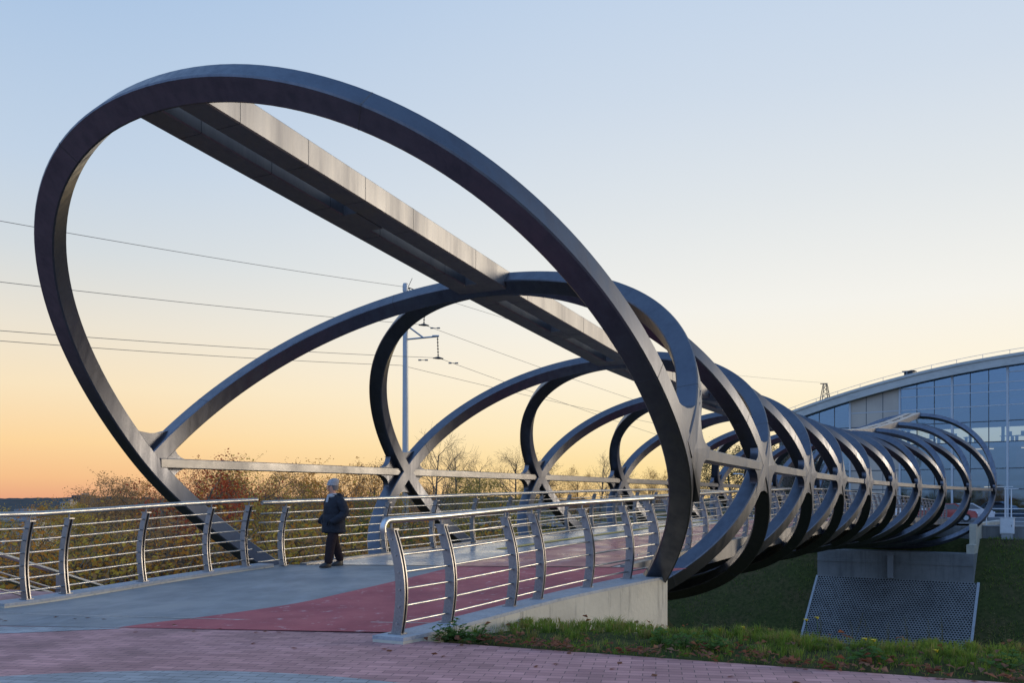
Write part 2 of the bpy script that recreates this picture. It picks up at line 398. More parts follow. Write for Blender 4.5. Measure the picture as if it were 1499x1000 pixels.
# bottom spine
secs = []
for i in range(1, 11):
    n = i - .5; S = Sn(n)
    def hbn(k): k = min(9, max(0, k)); t = (HT[k] + HT[k+1]) / 2 + .13; return HR(k) - .32 * (t - HR(k)) - 1.82 * U
    z = E + (hbn(i - 1) + hbn(min(i, 9))) / 2 + .22
    if i == 10: S = Sn(9) + .2
    secs.append([loc(pos(S, l, z + h)) for l, h in ((-.3,-.17),(.3,-.17),(.3,.17),(-.3,.17))])
m = MB(); m.sweep(secs); m.build('bottom_beam', M['steel_paint'], bridge)
def smooth01(t): t = min(1, max(0, t)); return t * t * (3 - 2 * t)
# deck
def SJ(lat): return -.95 + .30 * lat          # skewed joint at the near end of the bridge
def SJ2(lat): return 52.3
DL = 2.74
def lanes(l0, l1, dz, name, m_, f0, f1, n, parent, th=.0):
    m = MB(); Lp, Rp = [], []
    for i in range(n + 1):
        t = i / n
        for P_, l in ((Lp, l0), (Rp, l1)):
            ll = l(0) if callable(l) else l
            S = f0(ll) + (f1(ll) - f0(ll)) * t
            if callable(l): ll = l(S)
            P_.append((loc if parent else Vector)(pos(S, ll, DZ(S) + dz)))
    m.strip(Lp, Rp)
    return m.build(name, m_, parent, smooth=True)
RB = lambda S: .35 - .62 * smooth01((S + 4.5) / 6.0) - .62 * smooth01((-5.2 - S) / 2.6)     # grey / red boundary
secs = []
for i in range(61):
    t = i / 60; row = []
    for l, h in ((-DL, 0), (DL, 0), (DL, -.22), (-DL, -.22)):
        S = SJ(l) + (52.3 - SJ(l)) * t; row.append(loc(pos(S, l, DZ(S) + h)))
    secs.append(row)
m = MB(); m.sweep(secs); m.build('deck', M['deck'], bridge, ang=.5)
lanes(RB, 2.52, .008, 'cycle_lane', M['red'], SJ, SJ2, 60, bridge)
lanes(-1.28, -1.02, .012, 'tactile_line', M['yellow'], lambda l: 2.6, lambda l: 51.5, 60, bridge)
for side in (-1, 1):
    secs = []
    for i in range(61):
        S0 = SJ(side * 3.0); S = S0 + (52.3 - S0) * i / 60
        secs.append([loc(pos(S, side * l, DZ(S) + h)) for l, h in ((DL - .08, -.36), (DL + .08, -.36), (DL + .08, .035), (DL - .08, .035))])
    m = MB(); m.sweep(secs); m.build('edge_beam', M['beam_paint'], bridge, ang=.4)

# ------------------------------------------------------------------ railings
BARZ = (.11, .28, .45, .62, .79, .95)
def post_mesh(side):
    """curved double-blade post; x = lateral (outwards positive), y along"""
    m = MB()
    def bow(z): t = z / 1.04; return .075 * sin(pi * min(1, t * 1.0) * .95) - .085 * t ** 1.7
    for y0 in (-.024, .024):
        secs = []
        for i in range(13):
            z = 1.04 * i / 12; b = bow(z) * side; h = .058 - .008 * z
            secs.append([(b - h, y0 - .008, z), (b + h, y0 - .008, z), (b + h, y0 + .008, z), (b - h, y0 + .008, z)])
        m.sweep(secs)
    secs = []
    for i in range(13):
        z = 1.03 * i / 12; b = bow(z) * side; h = .035
        secs.append([(b - h, -.0155, z), (b + h, -.0155, z), (b + h, .0155, z), (b - h, .0155, z)])
    m.sweep(secs, m=1)  # black core painted in for the shade of the gap between the blades
    b = bow(1.04) * side
    m.box((b, 0, 1.048), (.125, .085, .016))
    m.tube([(b, 0, 1.05), (b, 0, 1.115)], .012, 8)
    m.box((0, 0, .006), (.16, .11, .012))
    me = m.build('post', [M['blade'], M['black']], ang=.4)
    mesh = me.data; bpy.data.objects.remove(me); return mesh, bow
PM = {s: post_mesh(s) for s in (-1, 1)}
def railing(label, lat, side, zf, posts, S0, S1, group, curl=0, lat_f=None):
    c0 = pos((S0 + S1) / 2, lat); o = thing('railing', label, 'railing', (c0.x, c0.y, zf((S0 + S1) / 2)), 0, group)
    O = Vector(o.location); bow = PM[side][1]; lf = lat_f or (lambda S: lat)
    for S in posts:
        p = pos(S, lf(S), zf(S)); a = ax(S)[2]
        b = bpy.data.objects.new('post', PM[side][0]); link(b); b.parent = o
        b.location = p - O; b.rotation_euler = (0, 0, -a)
    n = max(8, int((S1 - S0) / .8)); Ss = [S0 + (S1 - S0) * i / n for i in range(n + 1)]
    hb = bow(1.04) * side
    pts = [pos(S, lf(S) + hb, zf(S) + 1.14) - O for S in Ss]
    if curl:
        d = (pts[0] - pts[1]).normalized()
        pts = [pts[0] + d * (.085 * cos(t)) + Vector((0, 0, -.085 - .085 * -sin(t))) + Vector((0,0,0)) for t in [radians(a) for a in (-25, 0, 25, 50, 72)]] + pts
    m = MB(); m.tube(pts, .035, 12); m.build('handrail', M['stainless'], o, ang=.9)
    for z in BARZ:
        m = MB(); m.tube([pos(S, lf(S) + bow(z) * side, zf(S) + z) - O for S in Ss], .0125, 8); m.build('bar', M['stainless'], o, ang=.9)
    return o
LRF = lambda S: 2.95 + .13 * (S + 7.3)          # the foreground wall and railing splay outwards
railing('stainless railing with curved posts at far left along the grey path', -3.15, -1, lambda S: DZ(S) + .06, (-6.88, -6.3, -5.0, -3.7, -2.85), -9.2, -2.66, 'steel railings of the bridge path')
railing('short stainless foreground railing with rounded handrail end standing on the concrete wing wall', 3.2, 1, lambda S: DZ(S) + .06, (-7.15, -6.36, -5.18, -4.6, -3.39, -2.26, -1.41), -7.19, -1.3, 'steel railings of the bridge path', curl=1, lat_f=LRF)
railing('long stainless railing on the left deck edge behind the walking person', -2.64, -1, lambda S: DZ(S) + .012, [-2.11, -.8, .71, 2.33, 4.01] + [5.71 + 1.74 * i for i in range(27)], -2.70, 52.2, 'steel railings of the bridge path', lat_f=lambda S: -2.64 - .36 * smooth01((3.5 - S) / 6.5))
railing('long stainless railing on the right deck edge seen through the rings', 2.60, 1, lambda S: DZ(S) + .012, [1.6 + 1.17 * i for i in range(44)], .9, 52.2, 'steel railings of the bridge path')

# ------------------------------------------------------------------ approach path, walls, plaza
def g_path(l0, l1, dz, name, m_, f0, f1, n=24):
    return tag(lanes(l0, l1, dz, name, m_, f0, f1, n, None), kind='structure')
PB = lambda l: -7.75 + .28 * l                 # edge towards the pavers
g_path(-3.2, lambda S: RB(S), .0, 'path', M['path'], lambda l: PB(l) - .30 * smooth01(-l / 2.5), lambda l: SJ(l) - .03)
g_path(lambda S: RB(S), lambda S: LRF(S) - .14, .0, 'red_path', M['red_path'], PB, lambda l: SJ(l) - .03)
for nm, Sf, wd, mm in (('deck_joint', lambda l: SJ(l) - .015, .03, M['joint_dark']), ('path_joint', lambda l: -6.92 + .27 * l, .016, M['joint'])):
    m = MB(); Lp = []; Rp = []
    for i in range(13):
        l = -3.0 + 5.8 * i / 12
        for P_, d in ((Lp, -wd), (Rp, wd)): S = Sf(l) + d; P_.append(pos(S, l, DZ(S) + .005))
    m.strip(Lp, Rp); tag(m.build(nm, mm), kind='structure')
# kerb on the left, wing walls under both edges
def wall(label, lf0, lf1, S0, S1, top, depth, m_, skew=0):
    o = thing('wing_wall', label, 'wall', pos((S0 + S1) / 2, lf0(S1), 0)); O = Vector(o.location); n = 12
    for part, mm_ in (('wall_body', m_), ('coping', M['kerb'])):
        secs = []
        for i in range(n + 1):
            S = S0 + (S1 - S0) * i / n; z = DZ(S) + top; e = .003; l0, l1 = lf0(S), lf1(S); So = S0 + (S1 - skew - S0) * i / n
            if part == 'wall_body': q = ((l0, -depth), (l1, -depth), (l1, z - .035), (l0, z - .035))
            else: q = ((l0 - e, z - .037), (l1 + e, z - .037), (l1 + e, z), (l0 - e, z))
            secs.append([pos(S if abs(l - l0) < .05 else So, l, h) - O for l, h in q])
        m = MB(); m.sweep(secs); m.build(part, mm_, o, ang=.5)
    return o
wall('pale concrete wing wall below the foreground railing, rising from the grass to the bridge ring', lambda S: LRF(S) - .15, lambda S: LRF(S) + .21 + .09 * smooth01((S + 4.5) / 3), -7.33, -1.0, .06, 3.5, M['conc'], .82)
wall('low grey concrete kerb wall under the left railing of the path', lambda S: -3.36, lambda S: -2.98, -7.3, -2.35, .06, 3.5, M['conc'])
m = MB(); 
for l0, l1 in ((-2.95, 3.35),):
    v = [pos(SJ(l) + .25, l, z) for l, z in ((l0, -3.5), (l1, -3.5), (l1, -.25), (l0, -.25))]
    w_ = [pos(SJ(l) - .6, l, z) for l, z in ((l0, -3.5), (l1, -3.5), (l1, -.25), (l0, -.25))]
    m.sweep([v, w_])
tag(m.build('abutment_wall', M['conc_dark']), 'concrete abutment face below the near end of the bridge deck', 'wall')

# plaza (pavers)
PA = Vector((-1.03, 9.1)); PD = Vector((.919, -.395)); PN = Vector((.395, .919))
def d1(x, y): return (x - PA.x) * PN.x + (y - PA.y) * PN.y
def al1(x, y): return (x - PA.x) * PD.x + (y - PA.y) * PD.y
m = MB()
pl = [PA + PD * t for t in (30, 18, 9, 4, 0)]
e0 = pos(-8.0, 3.02)
pts = [(p.x, p.y, .004) for p in pl]
m = MB(); n = 11; Lp = []; Rp = []
for i in range(n + 1):
    t = (-30, -20, -12, -6, -2, -.31, -.29, 2, 6, 12, 20, 30)[i]
    p = PA + PD * t
    Rp.append((p.x - PN.x * 8.0, p.y - PN.y * 8.0, .004)); e_ = 0 if t > -.3 else 1.9; Lp.append((p.x + PN.x * e_, p.y + PN.y * e_, .004))
m.strip(Lp, Rp); tag(m.build('plaza', M['paver']), kind='structure')
m = MB(); m.strip([pos(PB(l) - .27 * smooth01(-l / 2.5) - .0, l, .008) for l in (-3.3, -2.5, -1.5, -.8, -.2)], [pos(PB(l) - .27 * smooth01(-l / 2.5) - w_, l, .008) for l, w_ in ((-3.3, 1.6), (-2.5, 1.15), (-1.5, .75), (-.8, .45), (-.2, .05))]); tag(m.build('paving_patch', M['paver_blue']), kind='structure')
m = MB(); m.strip([pos(PB(l) - .27 * smooth01(-l / 2.5) - .10, l, .013) for l in (-3.3, -2.2, -1.4)], [pos(PB(l) - .27 * smooth01(-l / 2.5) - .42, l, .013) for l in (-3.3, -2.2, -1.4)]); tag(m.build('tactile_strip', M['tactile']), kind='structure')
# circular grey bands set in the plaza
def band(cx, cy, r0, r1, a0, a1, z, name, m_):
    m = MB(); A = [radians(a0 + (a1 - a0) * i / 60) for i in range(61)]
    m.strip([(cx + r0 * cos(a), cy + r0 * sin(a), z) for a in A], [(cx + r1 * cos(a), cy + r1 * sin(a), z) for a in A])
    return tag(m.build(name, m_), kind='structure')
band(-2.75, 3.68, 2.1, 3.8, 0, 180, .008, 'paving_band', M['paver_blue'])

# ------------------------------------------------------------------ terrain
def smooth(a, b, x):
    t = min(1, max(0, (x - a) / (b - a))); return t * t * (3 - 2 * t)
def ground(x, y):
    S, lat = inv(x, y) if y > -20 else (-60, 0)
    t = d1(x, y)
    near = -.07
    if lat > 3.2: tt = t - 1.9
    elif lat < -3.6: tt = t - 1.2 - .25 * min(6, max(0, -lat - 3.6))
    else: tt = -1 if S < -1.2 else t - 1.9
    if lat > 3.2 or (-3.6 <= lat <= 3.2):
        near = -.04 - .62 * max(0, tt) if tt > 0 else -.07
        near = max(near, -7.9)
        if lat > 3.2 and -1.9 < tt <= 0: near = -.07 + .08 * smooth(.25, 1.1, t) - .05 * smooth(1.2, 1.9, t)
    else:
        near = -.02 - .45 * max(0, tt)
        near = max(near, -3.2 - .028 * max(0, tt - 7))
        near = max(near, -7.0)
        if S > -1.0:                                  # the cutting runs on under the bridge
            kk = smooth(3.8, 8.5, -lat); deep = max(-7.9, -.04 - .62 * max(0, t - 1.9))
            kk = 1 - (1 - kk) * smooth(-1.0, 2.5, S)
            near = near * kk + deep * (1 - kk)
    if -3.6 <= lat <= 3.2 and S < -1.2: near = -.12
    far = -1.2 + .0 * S
    if S > 58: far = -1.2
    sl = -1.2 - 1.05 * max(0, 50.6 - S)
    valley = max(near, -7.9)
    if lat < -8:
        k = smooth(-8, -22, lat)
        sl = -1.2 - (1.05 * (1 - k) + .16 * k) * max(0, 50.6 - S)
    z = max(valley, min(far, sl)) if S > 12 else valley
    if S > 30: z = min(max(sl, -7.9), far) if lat > -8 else max(min(sl, far), -7.9)
    if 12 < S <= 30 and lat < -8:
        z = max(valley, sl)
    dist = sqrt(x * x + y * y)
    # the land on the left falls to a wide low plain
    fall = smooth(-26, -60, lat) * smooth(60, 300, dist)
    z = z * (1 - fall) - 22 * fall
    far2 = smooth(150, 700, dist)
    z = z * (1 - far2) - 22 * far2
    return z
def gtest(x, y): return ground(x, y)
m = MB()
def axis_vals(segs):
    out = []
    for a, b, st in segs:
        n = max(1, round((b - a) / st)); out += [a + (b - a) * i / n for i in range(n)]
    return out + [segs[-1][1]]
xs = axis_vals([(-6000,-800,650),(-800,-200,75),(-200,-70,10),(-70,-25,3),(-25,50,.7),(50,90,3),(90,200,10),(200,800,75),(800,6000,650)])
ys = axis_vals([(-6000,-600,900),(-600,-40,80),(-40,6,4),(6,75,.7),(75,120,3),(120,260,10),(260,900,64),(900,6000,600)])
V = []
for y in ys:
    for x in xs:
        z = ground(x, y)
        if d1(x, y) > .2: z += .06 * noise.noise(Vector((x * .6, y * .6, 0))) + .16 * noise.noise(Vector((x * .15, y * .15, 3))) * min(1, max(0, d1(x, y) - 3) / 3)
        V.append((x, y, z))
nx = len(xs)
m.add(V, [(j*nx+i, j*nx+i+1, (j+1)*nx+i+1, (j+1)*nx+i) for j in range(len(ys)-1) for i in range(nx-1)])
tag(m.build('ground', M['lawn'], smooth=True, fix=False), kind='structure')

# wooded hills on the horizon
m = MB(); n = 520; rows = []
for k, (R, hgt) in enumerate(((1500, -22), (1750, -12), (2000, 0), (2600, 0))):
    row = []
    for i in range(n + 1):
        a = radians(-62 + 108 * i / n); x, y = R * sin(a), R * cos(a)
        base = -22
        top = E - 2.0 + 9 * noise.noise(Vector((a * 6, 0, 1))) + 5 * noise.noise(Vector((a * 40, 0, 5))) + 3.0 * noise.noise(Vector((a * 160, 0, 8)))
        f = (0, .5, 1, .9)[k]
        row.append((x, y, base + (top - base) * f + (1.5 * noise.noise(Vector((x * .03, y * .03, 2))) if k else 0)))
    rows.append(row)
for k in range(3): m.strip(rows[k], rows[k + 1])
tag(m.build('hills', M['hill'], smooth=True), kind='structure')

# ------------------------------------------------------------------ far abutment, sloped slab
o = thing('bridge_abutment', 'broad grey concrete abutment carrying the far end of the bridge above the perforated slope slab', 'abutment', pos(49, 0, 0)); O = Vector(o.location)
def prism(mb, S0, S1, l0, l1, z0, z1, O_=O):
    mb.sweep([[pos(S, l, z) - O_ for l, z in ((l0, z0), (l1, z0), (l1, z1), (l0, z1))] for S in (S0, S1)])
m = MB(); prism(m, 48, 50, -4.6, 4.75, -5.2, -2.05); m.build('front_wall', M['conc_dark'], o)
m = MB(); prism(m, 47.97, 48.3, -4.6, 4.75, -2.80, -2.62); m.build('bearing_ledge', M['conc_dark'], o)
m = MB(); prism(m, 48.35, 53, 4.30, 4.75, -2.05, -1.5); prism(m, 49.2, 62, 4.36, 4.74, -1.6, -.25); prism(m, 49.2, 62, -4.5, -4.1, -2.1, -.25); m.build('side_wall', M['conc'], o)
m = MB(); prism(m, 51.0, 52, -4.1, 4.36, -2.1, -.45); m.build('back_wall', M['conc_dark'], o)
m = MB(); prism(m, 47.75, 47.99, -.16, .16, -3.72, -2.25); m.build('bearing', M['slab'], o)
o = thing('slope_slab', 'grey perforated concrete slab on the slope below the far abutment', 'slope paving', pos(46, 0, -5.5)); O = Vector(o.location)
m = MB(); a0, a1 = -4.55, 4.95; r0, r1 = 48.0, 43.9; zt, zb = -3.80, -7.75
def sp(u, v, d=0): S = r0 + (r1 - r0) * v; return pos(S, a0 + (a1 - a0) * u, zt + (zb - zt) * v + d) - O
NC, NR = 56, 34
for j in range(NR):
    for i in range(-1, NC):
        off = .5 if j % 2 else 0
        u0, u1 = (i + off) / NC, (i + 1 + off) / NC
        if u0 < -1e-6: u0 = 0
        if u1 > 1: u1 = 1
        if u1 - u0 < 1e-6: continue
        v0, v1 = j / NR, (j + 1) / NR; um, vm = (u0+u1)/2, (v0+v1)/2; du, dv = (u1-u0)/2, (v1-v0)/2
        outer = [(u0,v0),(um,v0),(u1,v0),(u1,vm),(u1,v1),(um,v1),(u0,v1),(u0,vm)]
        inner = [(um+du*.74*cos(radians(a)), vm+dv*.76*sin(radians(a))) for a in (225,270,315,0,45,90,135,180)]
        v = [sp(*p) for p in outer] + [sp(*p) for p in inner] + [sp(p[0], p[1], -.10) for p in inner]
        m.add(v, [(k, (k+1)%8, 8+(k+1)%8, 8+k) for k in range(8)]); m.add(v, [(8+k, 8+(k+1)%8, 16+(k+1)%8, 16+k) for k in range(8)], 1)
SOIL_SHADE = mat('soil_hole_shade', (.012,.013,.011), .95)  # near-black soil; on the hole walls it paints the shade inside the holes
m.build('perforated_face', [M['conc_dark'], SOIL_SHADE], o, fix=False)
m = MB(); m.sweep([[sp(u, v, d) for u, d in ((0, -.14), (1, -.14), (1, -.09), (0, -.09))] for v in (0, 1)]); m.build('soil_bed', SOIL_SHADE, o)
for u0, u1 in ((-.014, .001), (.999, 1.014)):
    m = MB(); m.sweep([[sp(u, v, d) for u, d in ((u0, -.15), (u1, -.15), (u1, .03), (u0, .03))] for v in (-.004, 1)]); m.build('edge_kerb', M['kerb'], o)

# far plaza, retaining wall on the right of the abutment, road far left
m = MB(); Lp = [pos(52 + i * .1, l, -.50) for i, l in ((0, 4.75), (0, 40))]; Rp = [pos(87, l, -.50) for l in (4.75, 40)]
m.strip(Lp, Rp); m.strip([pos(60, -4.5, -.51), pos(60, 4.75, -.51)], [pos(87, -4.5, -.51), pos(87, 4.75, -.51)]); tag(m.build('far_pavement', M['asphalt']), kind='structure')
m = MB(); Lp = []; Rp = []
for i in range(20):
    l = -6 - 60 * i / 19; Lp.append(pos(53.0, l, -1.10 + .0)); Rp.append(pos(60.0, l, -1.10))
m.strip(Lp, Rp); tag(m.build('road', M['asphalt']), kind='structure')
o = thing('retaining_wall', 'low grey retaining wall above the lawn right of the far abutment', 'wall', pos(56, 20, -1.2)); O = Vector(o.location)
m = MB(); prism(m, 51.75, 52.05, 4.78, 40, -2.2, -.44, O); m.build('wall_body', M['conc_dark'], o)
m = MB(); prism(m, 51.70, 52.10, 4.78, 40, -.44, -.36, O); m.build('coping', M['kerb'], o)
# railing on that wall
o = thing('railing', 'white metal railing on the low wall right of the far abutment', 'railing', pos(51.9, 15, -.36)); O = Vector(o.location)
for z in (.25, .5, .75, 1.05):
    m = MB(); m.tube([pos(51.9, l, -.36 + z) - O for l in (4.9, 12, 20, 30, 40)], .035 if z > 1 else .018, 6); m.build('handrail' if z > 1 else 'bar', M['white'], o)
for i in range(14):
    m = MB(); m.box((0, 0, .52), (.05, .05, 1.05)); b = m.build('post', M['white'], o); b.location = pos(51.9, 5 + i * 2.3, -.36) - O
# cabinet
p = pos(51.2, 6.25, -1.22); rzb = -ax(51)[2]
o = thing('utility_cabinet', 'light grey utility cabinet standing before the low wall right of the bridge end', 'cabinet', p, rzb)
m = MB(); m.box((0, 0, .17), (.62, .40, .34)); m.build('plinth', M['kerb'], o)
m = MB(); m.box((0, 0, .84), (.78, .5, 1.0)); m.build('housing', M['white'], o, bevel=.02)
m = MB(); m.box((0, 0, 1.365), (.84, .56, .05)); m.build('lid', M['white'], o, bevel=.01)
m = MB(); m.box((0, -.258, .84), (.68, .02, .88)); d_ = m.build('door', M['white'], o, bevel=.006)
m = MB(); m.box((.26, -.275, .86), (.03, .02, .12)); m.build('handle', M['ins'], d_)

# stairs railing going down left of the path
o = thing('stair_railing', 'steel stair handrail sloping down outside the left railing', 'railing', pos(-6, -4.6, 0)); O = Vector(o.location)
for lat_, h in ((-4.2, 0), (-5.9, -.10)):
    def sl(S): return E - .81 + (S + 6.56) * (-.56 / 1.54) + h
    for k, dz in enumerate((0, -.26, -.5, -.74)):
        m = MB(); m.tube([pos(S, lat_, sl(S) + dz) - O for S in (-9.2, -7, -5, -3, -1)], .03 if k == 0 else .013, 8); m.build('handrail' if k == 0 else 'bar', M['stainless'], o)
    for S in (-7.2, -5.63, -3.9, -2.2):
        m = MB(); m.box((0, 0, -.5), (.1, .05, .94)); b = m.build('post', M['blade'], o); b.location = pos(S, lat_, sl(S)) - O; b.rotation_euler = (0, 0, -ax(S)[2])
m = MB()
for i in range(16):
    S = -9.2 + i * .62; z = .0 + E - .81 + (S + 6.56) * (-.56 / 1.54) - 1.02
    prism(m, S, S + .63, -5.9, -4.15, z - .6, z, Vector((0, 0, 0)))
tag(m.build('stairs', M['conc']), 'concrete steps descending outside the left railing of the path', 'stairs')

# ------------------------------------------------------------------ glass hall
SH = 90
hall = thing('glass_hall', 'large hall with curved concrete roof edge and tall blue glass facade beyond the bridge', 'building', pos(SH, 0, -1.1)); HO = Vector(hall.location)
def hp(l, z, S=SH): return pos(SH, l, z) + (pos(SH + 1, 0) - pos(SH, 0)) * (S - SH) - HO
def rooft(l): return E + 14.55 - .0051 * (l - 9.0) ** 2
Lmin, Lmax = -23.5, 42
ls = [Lmin + (Lmax - Lmin) * i / 80 for i in range(81)]
secs = [[hp(l, z, S) for S, z in ((SH - .7, rooft(l) - 1.05), (SH - .7, rooft(l)), (SH + 34, rooft(l)), (SH + 34, rooft(l) - .9))] for l in ls]
m = MB(); m.sweep(secs); rf = m.build('roof', M['roof'], hall, ang=.5)
secs = [[hp(l, z, S) for S, z in ((SH - .80, rooft(l) - .22), (SH - .80, rooft(l) + .06), (SH - .2, rooft(l) + .06), (SH - .2, rooft(l) - .22))] for l in ls]
m = MB(); m.sweep(secs); m.build('roof_edge', M['roof'], hall, ang=.5)
m = MB()
for dz in (.55,): m.tube([hp(l, rooft(l) + dz, SH - .1) for l in ls], .022, 5)
for l in ls[::3]: m.tube([hp(l, rooft(l), SH - .1), hp(l, rooft(l) + .55, SH - .1)], .022, 5)
m.build('roof_railing', M['galv'], hall)
m = MB(); c = hp(-8.7, rooft(-8.7) + .45, SH + .6); c.z -= .2; m.box(c, (.9, .8, .55), -.66); m.box(c + Vector((0, 0, .32)), (1.3, 1.0, .10), -.66); m.box(c + Vector((.6, -.4, -.1)), (.4, .4, .35), -.66); m.build('rooftop_unit', M['furn'], hall, bevel=.03)
GB = -1.1
majors = [-22.4 + 5.17 * i - .0 for i in range(13)]
majors = [-20.0, -14.8, -9.5, -4.3, .85, 6.0, 11.2, 16.4, 21.6, 26.8, 32, 37.2]
zl = [GB, 1.1 + E - .3, 2.9 + E, 5.6 + E, 7.7 + E, 9.3 + E, 10.7 + E, 11.6 + E, 12.6 + E]
for i in range(len(majors) - 1):
    l0, l1 = majors[i], majors[i + 1]
    m = MB()   # each bay: one glazed window with its panes
    q = 8
    top = [(l0 + (l1 - l0) * k / q) for k in range(q + 1)]
    v = [hp(l, GB) for l in top] + [hp(l, rooft(l) - 1.0) for l in top]
    m.add(v, [(k, k+1, q+1+k+1, q+1+k) for k in range(q)])
    w_ = m.build('window', M['glass'], hall)
    m = MB()
    for k in (1, 2):
        l = l0 + (l1 - l0) * k / 3; z1 = rooft(l) - 1.0
        m.sweep([[hp(l + a, z, S) for a, S in ((-.035, SH - .04), (.035, SH - .04), (.035, SH + .12), (-.035, SH + .12))] for z in (GB, z1)])
    for z in zl[1:]:
        za, zb_ = rooft(l0) - 1.1, rooft(l1) - 1.1
        if z > min(za, zb_) - .1: continue
        light = z > 9 + E
        hh = .05
        m.sweep([[hp(l, z + a, S) for a, S in ((-hh, SH - .05), (hh, SH - .05), (hh, SH + .10), (-hh, SH + .10))] for l in (l0 + .11, l1 - .11)], m=1 if light else 0)
    m.build('glazing_bars', [M['mulld'], M['mull']], w_)
for i, l in enumerate(majors):
    m = MB(); z1 = rooft(l) - 1.0
    m.sweep([[hp(l + a, z, S) for a, S in ((-.10, SH - .12), (.10, SH - .12), (.10, SH + .3), (-.10, SH + .3))] for z in (GB, z1)])
    m.build('mullion', M['mull'], hall)
# beige panelled bay, set just inside the glass
m = MB(); m.sweep([[hp(l, z, S) for l, z, S in ((-14.7, GB + .3, Sq), (-9.6, GB + .3, Sq), (-9.6, rooft(-9.6) - 1.06, Sq), (-14.7, rooft(-14.7) - 1.06, Sq))] for Sq in (SH - .03, SH + .2)]); m.build('beige_panel', M['beige'], hall)
# floors, back wall with a long window strip that lets the evening sky through
for z in (1.2 + E, 5.2 + E, 9.6 + E):
    m = MB(); d_ = 6 if z > 9 else 26
    m.sweep([[hp(l, z + a, S) for a, S in ((0, SH + 1.5), (.45, SH + 1.5), (.45, SH + d_), (0, SH + d_))] for l in (-9.3, 41)]); m.build('floor_slab', M['slab'], hall)
m = MB()
for z0, z1 in ((GB, 7.3 + E), (9.4 + E, 0)):
    if not z1:
        for i in range(20):
            la, lb = -22 + 63.5 * i / 20, -22 + 63.5 * (i + 1) / 20
            m.sweep([[hp(l, z, S) for z, S in ((z0, SH + 33), (rooft(l) - .6, SH + 33), (rooft(l) - .6, SH + 33.4), (z0, SH + 33.4))] for l in (la, lb)])
        continue
    m.sweep([[hp(l, z, S) for l, S in ((-22, SH + 33), (41.5, SH + 33), (41.5, SH + 33.4), (-22, SH + 33.4))] for z in (z0, z1)])
for l in range(-22, 42, 4): m.sweep([[hp(l + a, z, S) for a, S in ((0, SH + 33), (.35, SH + 33), (.35, SH + 33.4), (0, SH + 33.4))] for z in (7.3 + E, 9.4 + E)])
m.build('back_wall', M['inwall'], hall)
for l in (-23.0, 41.5):
    m = MB(); m.sweep([[hp(l + a, z, S) for a, S in ((0, SH), (.4, SH), (.4, SH + 33), (0, SH + 33))] for z in (GB, rooft(l) - 1.0)]); m.build('end_wall', M['conc_dark'], hall)
m = MB()
for l0, l1, z0, z1, dd in ((.9, 5, 2.4 + E, 5.2 + E, 4), (-6, -2, 2.2 + E, 4.6 + E, 9), (8, 16, 2 + E, 5 + E, 6), (-3, 3, GB, .9 + E, 7), (-13, -10, GB, 1 + E, 5)):
    m.sweep([[hp(l, z, S) for l, S in ((l0, SH + dd), (l1, SH + dd), (l1, SH + dd + .3), (l0, SH + dd + .3))] for z in (z0, z1)])
m.build('inner_panel', M['wood'], hall)
m = MB()
for l in (-7.5, -5.2, -3.4, .1, 1.4, 3.3, 5.5, 8, 10):
    p = hp(l, 5.65 + E + .45, SH + 4); m.box(p + Vector((0, 0, .28)), (1.3, .7, .07)); m.box(p + Vector((-.5, 0, -.1)), (.08, .5, .7)); m.box(p + Vector((.5, 0, -.1)), (.08, .5, .7)); m.box(p + Vector((.25, .1, .55)), (.5, .08, .45))
m.build('desk_row', M['furn'], hall)
lm = bpy.data.materials.new('warm_lamp'); lm.use_nodes = True; b_ = lm.node_tree.nodes['Principled BSDF']; b_.inputs['Emission Color'].default_value = (1, .68, .36, 1); b_.inputs['Emission Strength'].default_value = 1.6; b_.inputs['Base Color'].default_value = (.5, .4, .3, 1)
for l, z, dd in ((-2, 5.1 + E, 3), (2.5, 5.1 + E, 2.6), (6.5, 5.1 + E, 3), (-6.5, 1.1 + E, 4), (-1, 1.1 + E, 3), (4, 1.1 + E, 4)):
    m = MB(); m.sweep([[hp(l + a, z + h, S) for a, h in ((-.9, 0), (.9, 0), (.9, -.08), (-.9, -.08))] for S in (SH + dd, SH + dd + .5)]); m.build('ceiling_lamp', lm, hall)
# lattice mast on the roof, with its wire
p = hp(-17.6, rooft(-17.6)) + HO
o = thing('lattice_mast', 'small dark lattice mast on the left shoulder of the curved roof', 'mast', p)
m = MB(); h = 1.9
for sx, sy in ((-1,-1),(1,-1),(1,1),(-1,1)): m.tube([(sx*.5, sy*.4, -.3), (sx*.16, sy*.16, h)], .05, 5)
for k in range(4):
    a = .5 - .34 * k / 4; b_ = .5 - .34 * (k + 1) / 4; z0, z1 = h * k / 4, h * (k + 1) / 4
    m.tube([(-a, -.4, z0), (b_, -.3, z1)], .03, 4); m.tube([(a, -.4, z0), (-b_, -.3, z1)], .03, 4)
m.build('lattice_legs', M['furn'], o)
m = MB(); m.tube([(-.55, 0, h), (.25, 0, h)], .05, 5); m.build('cross_arm', M['furn'], o)

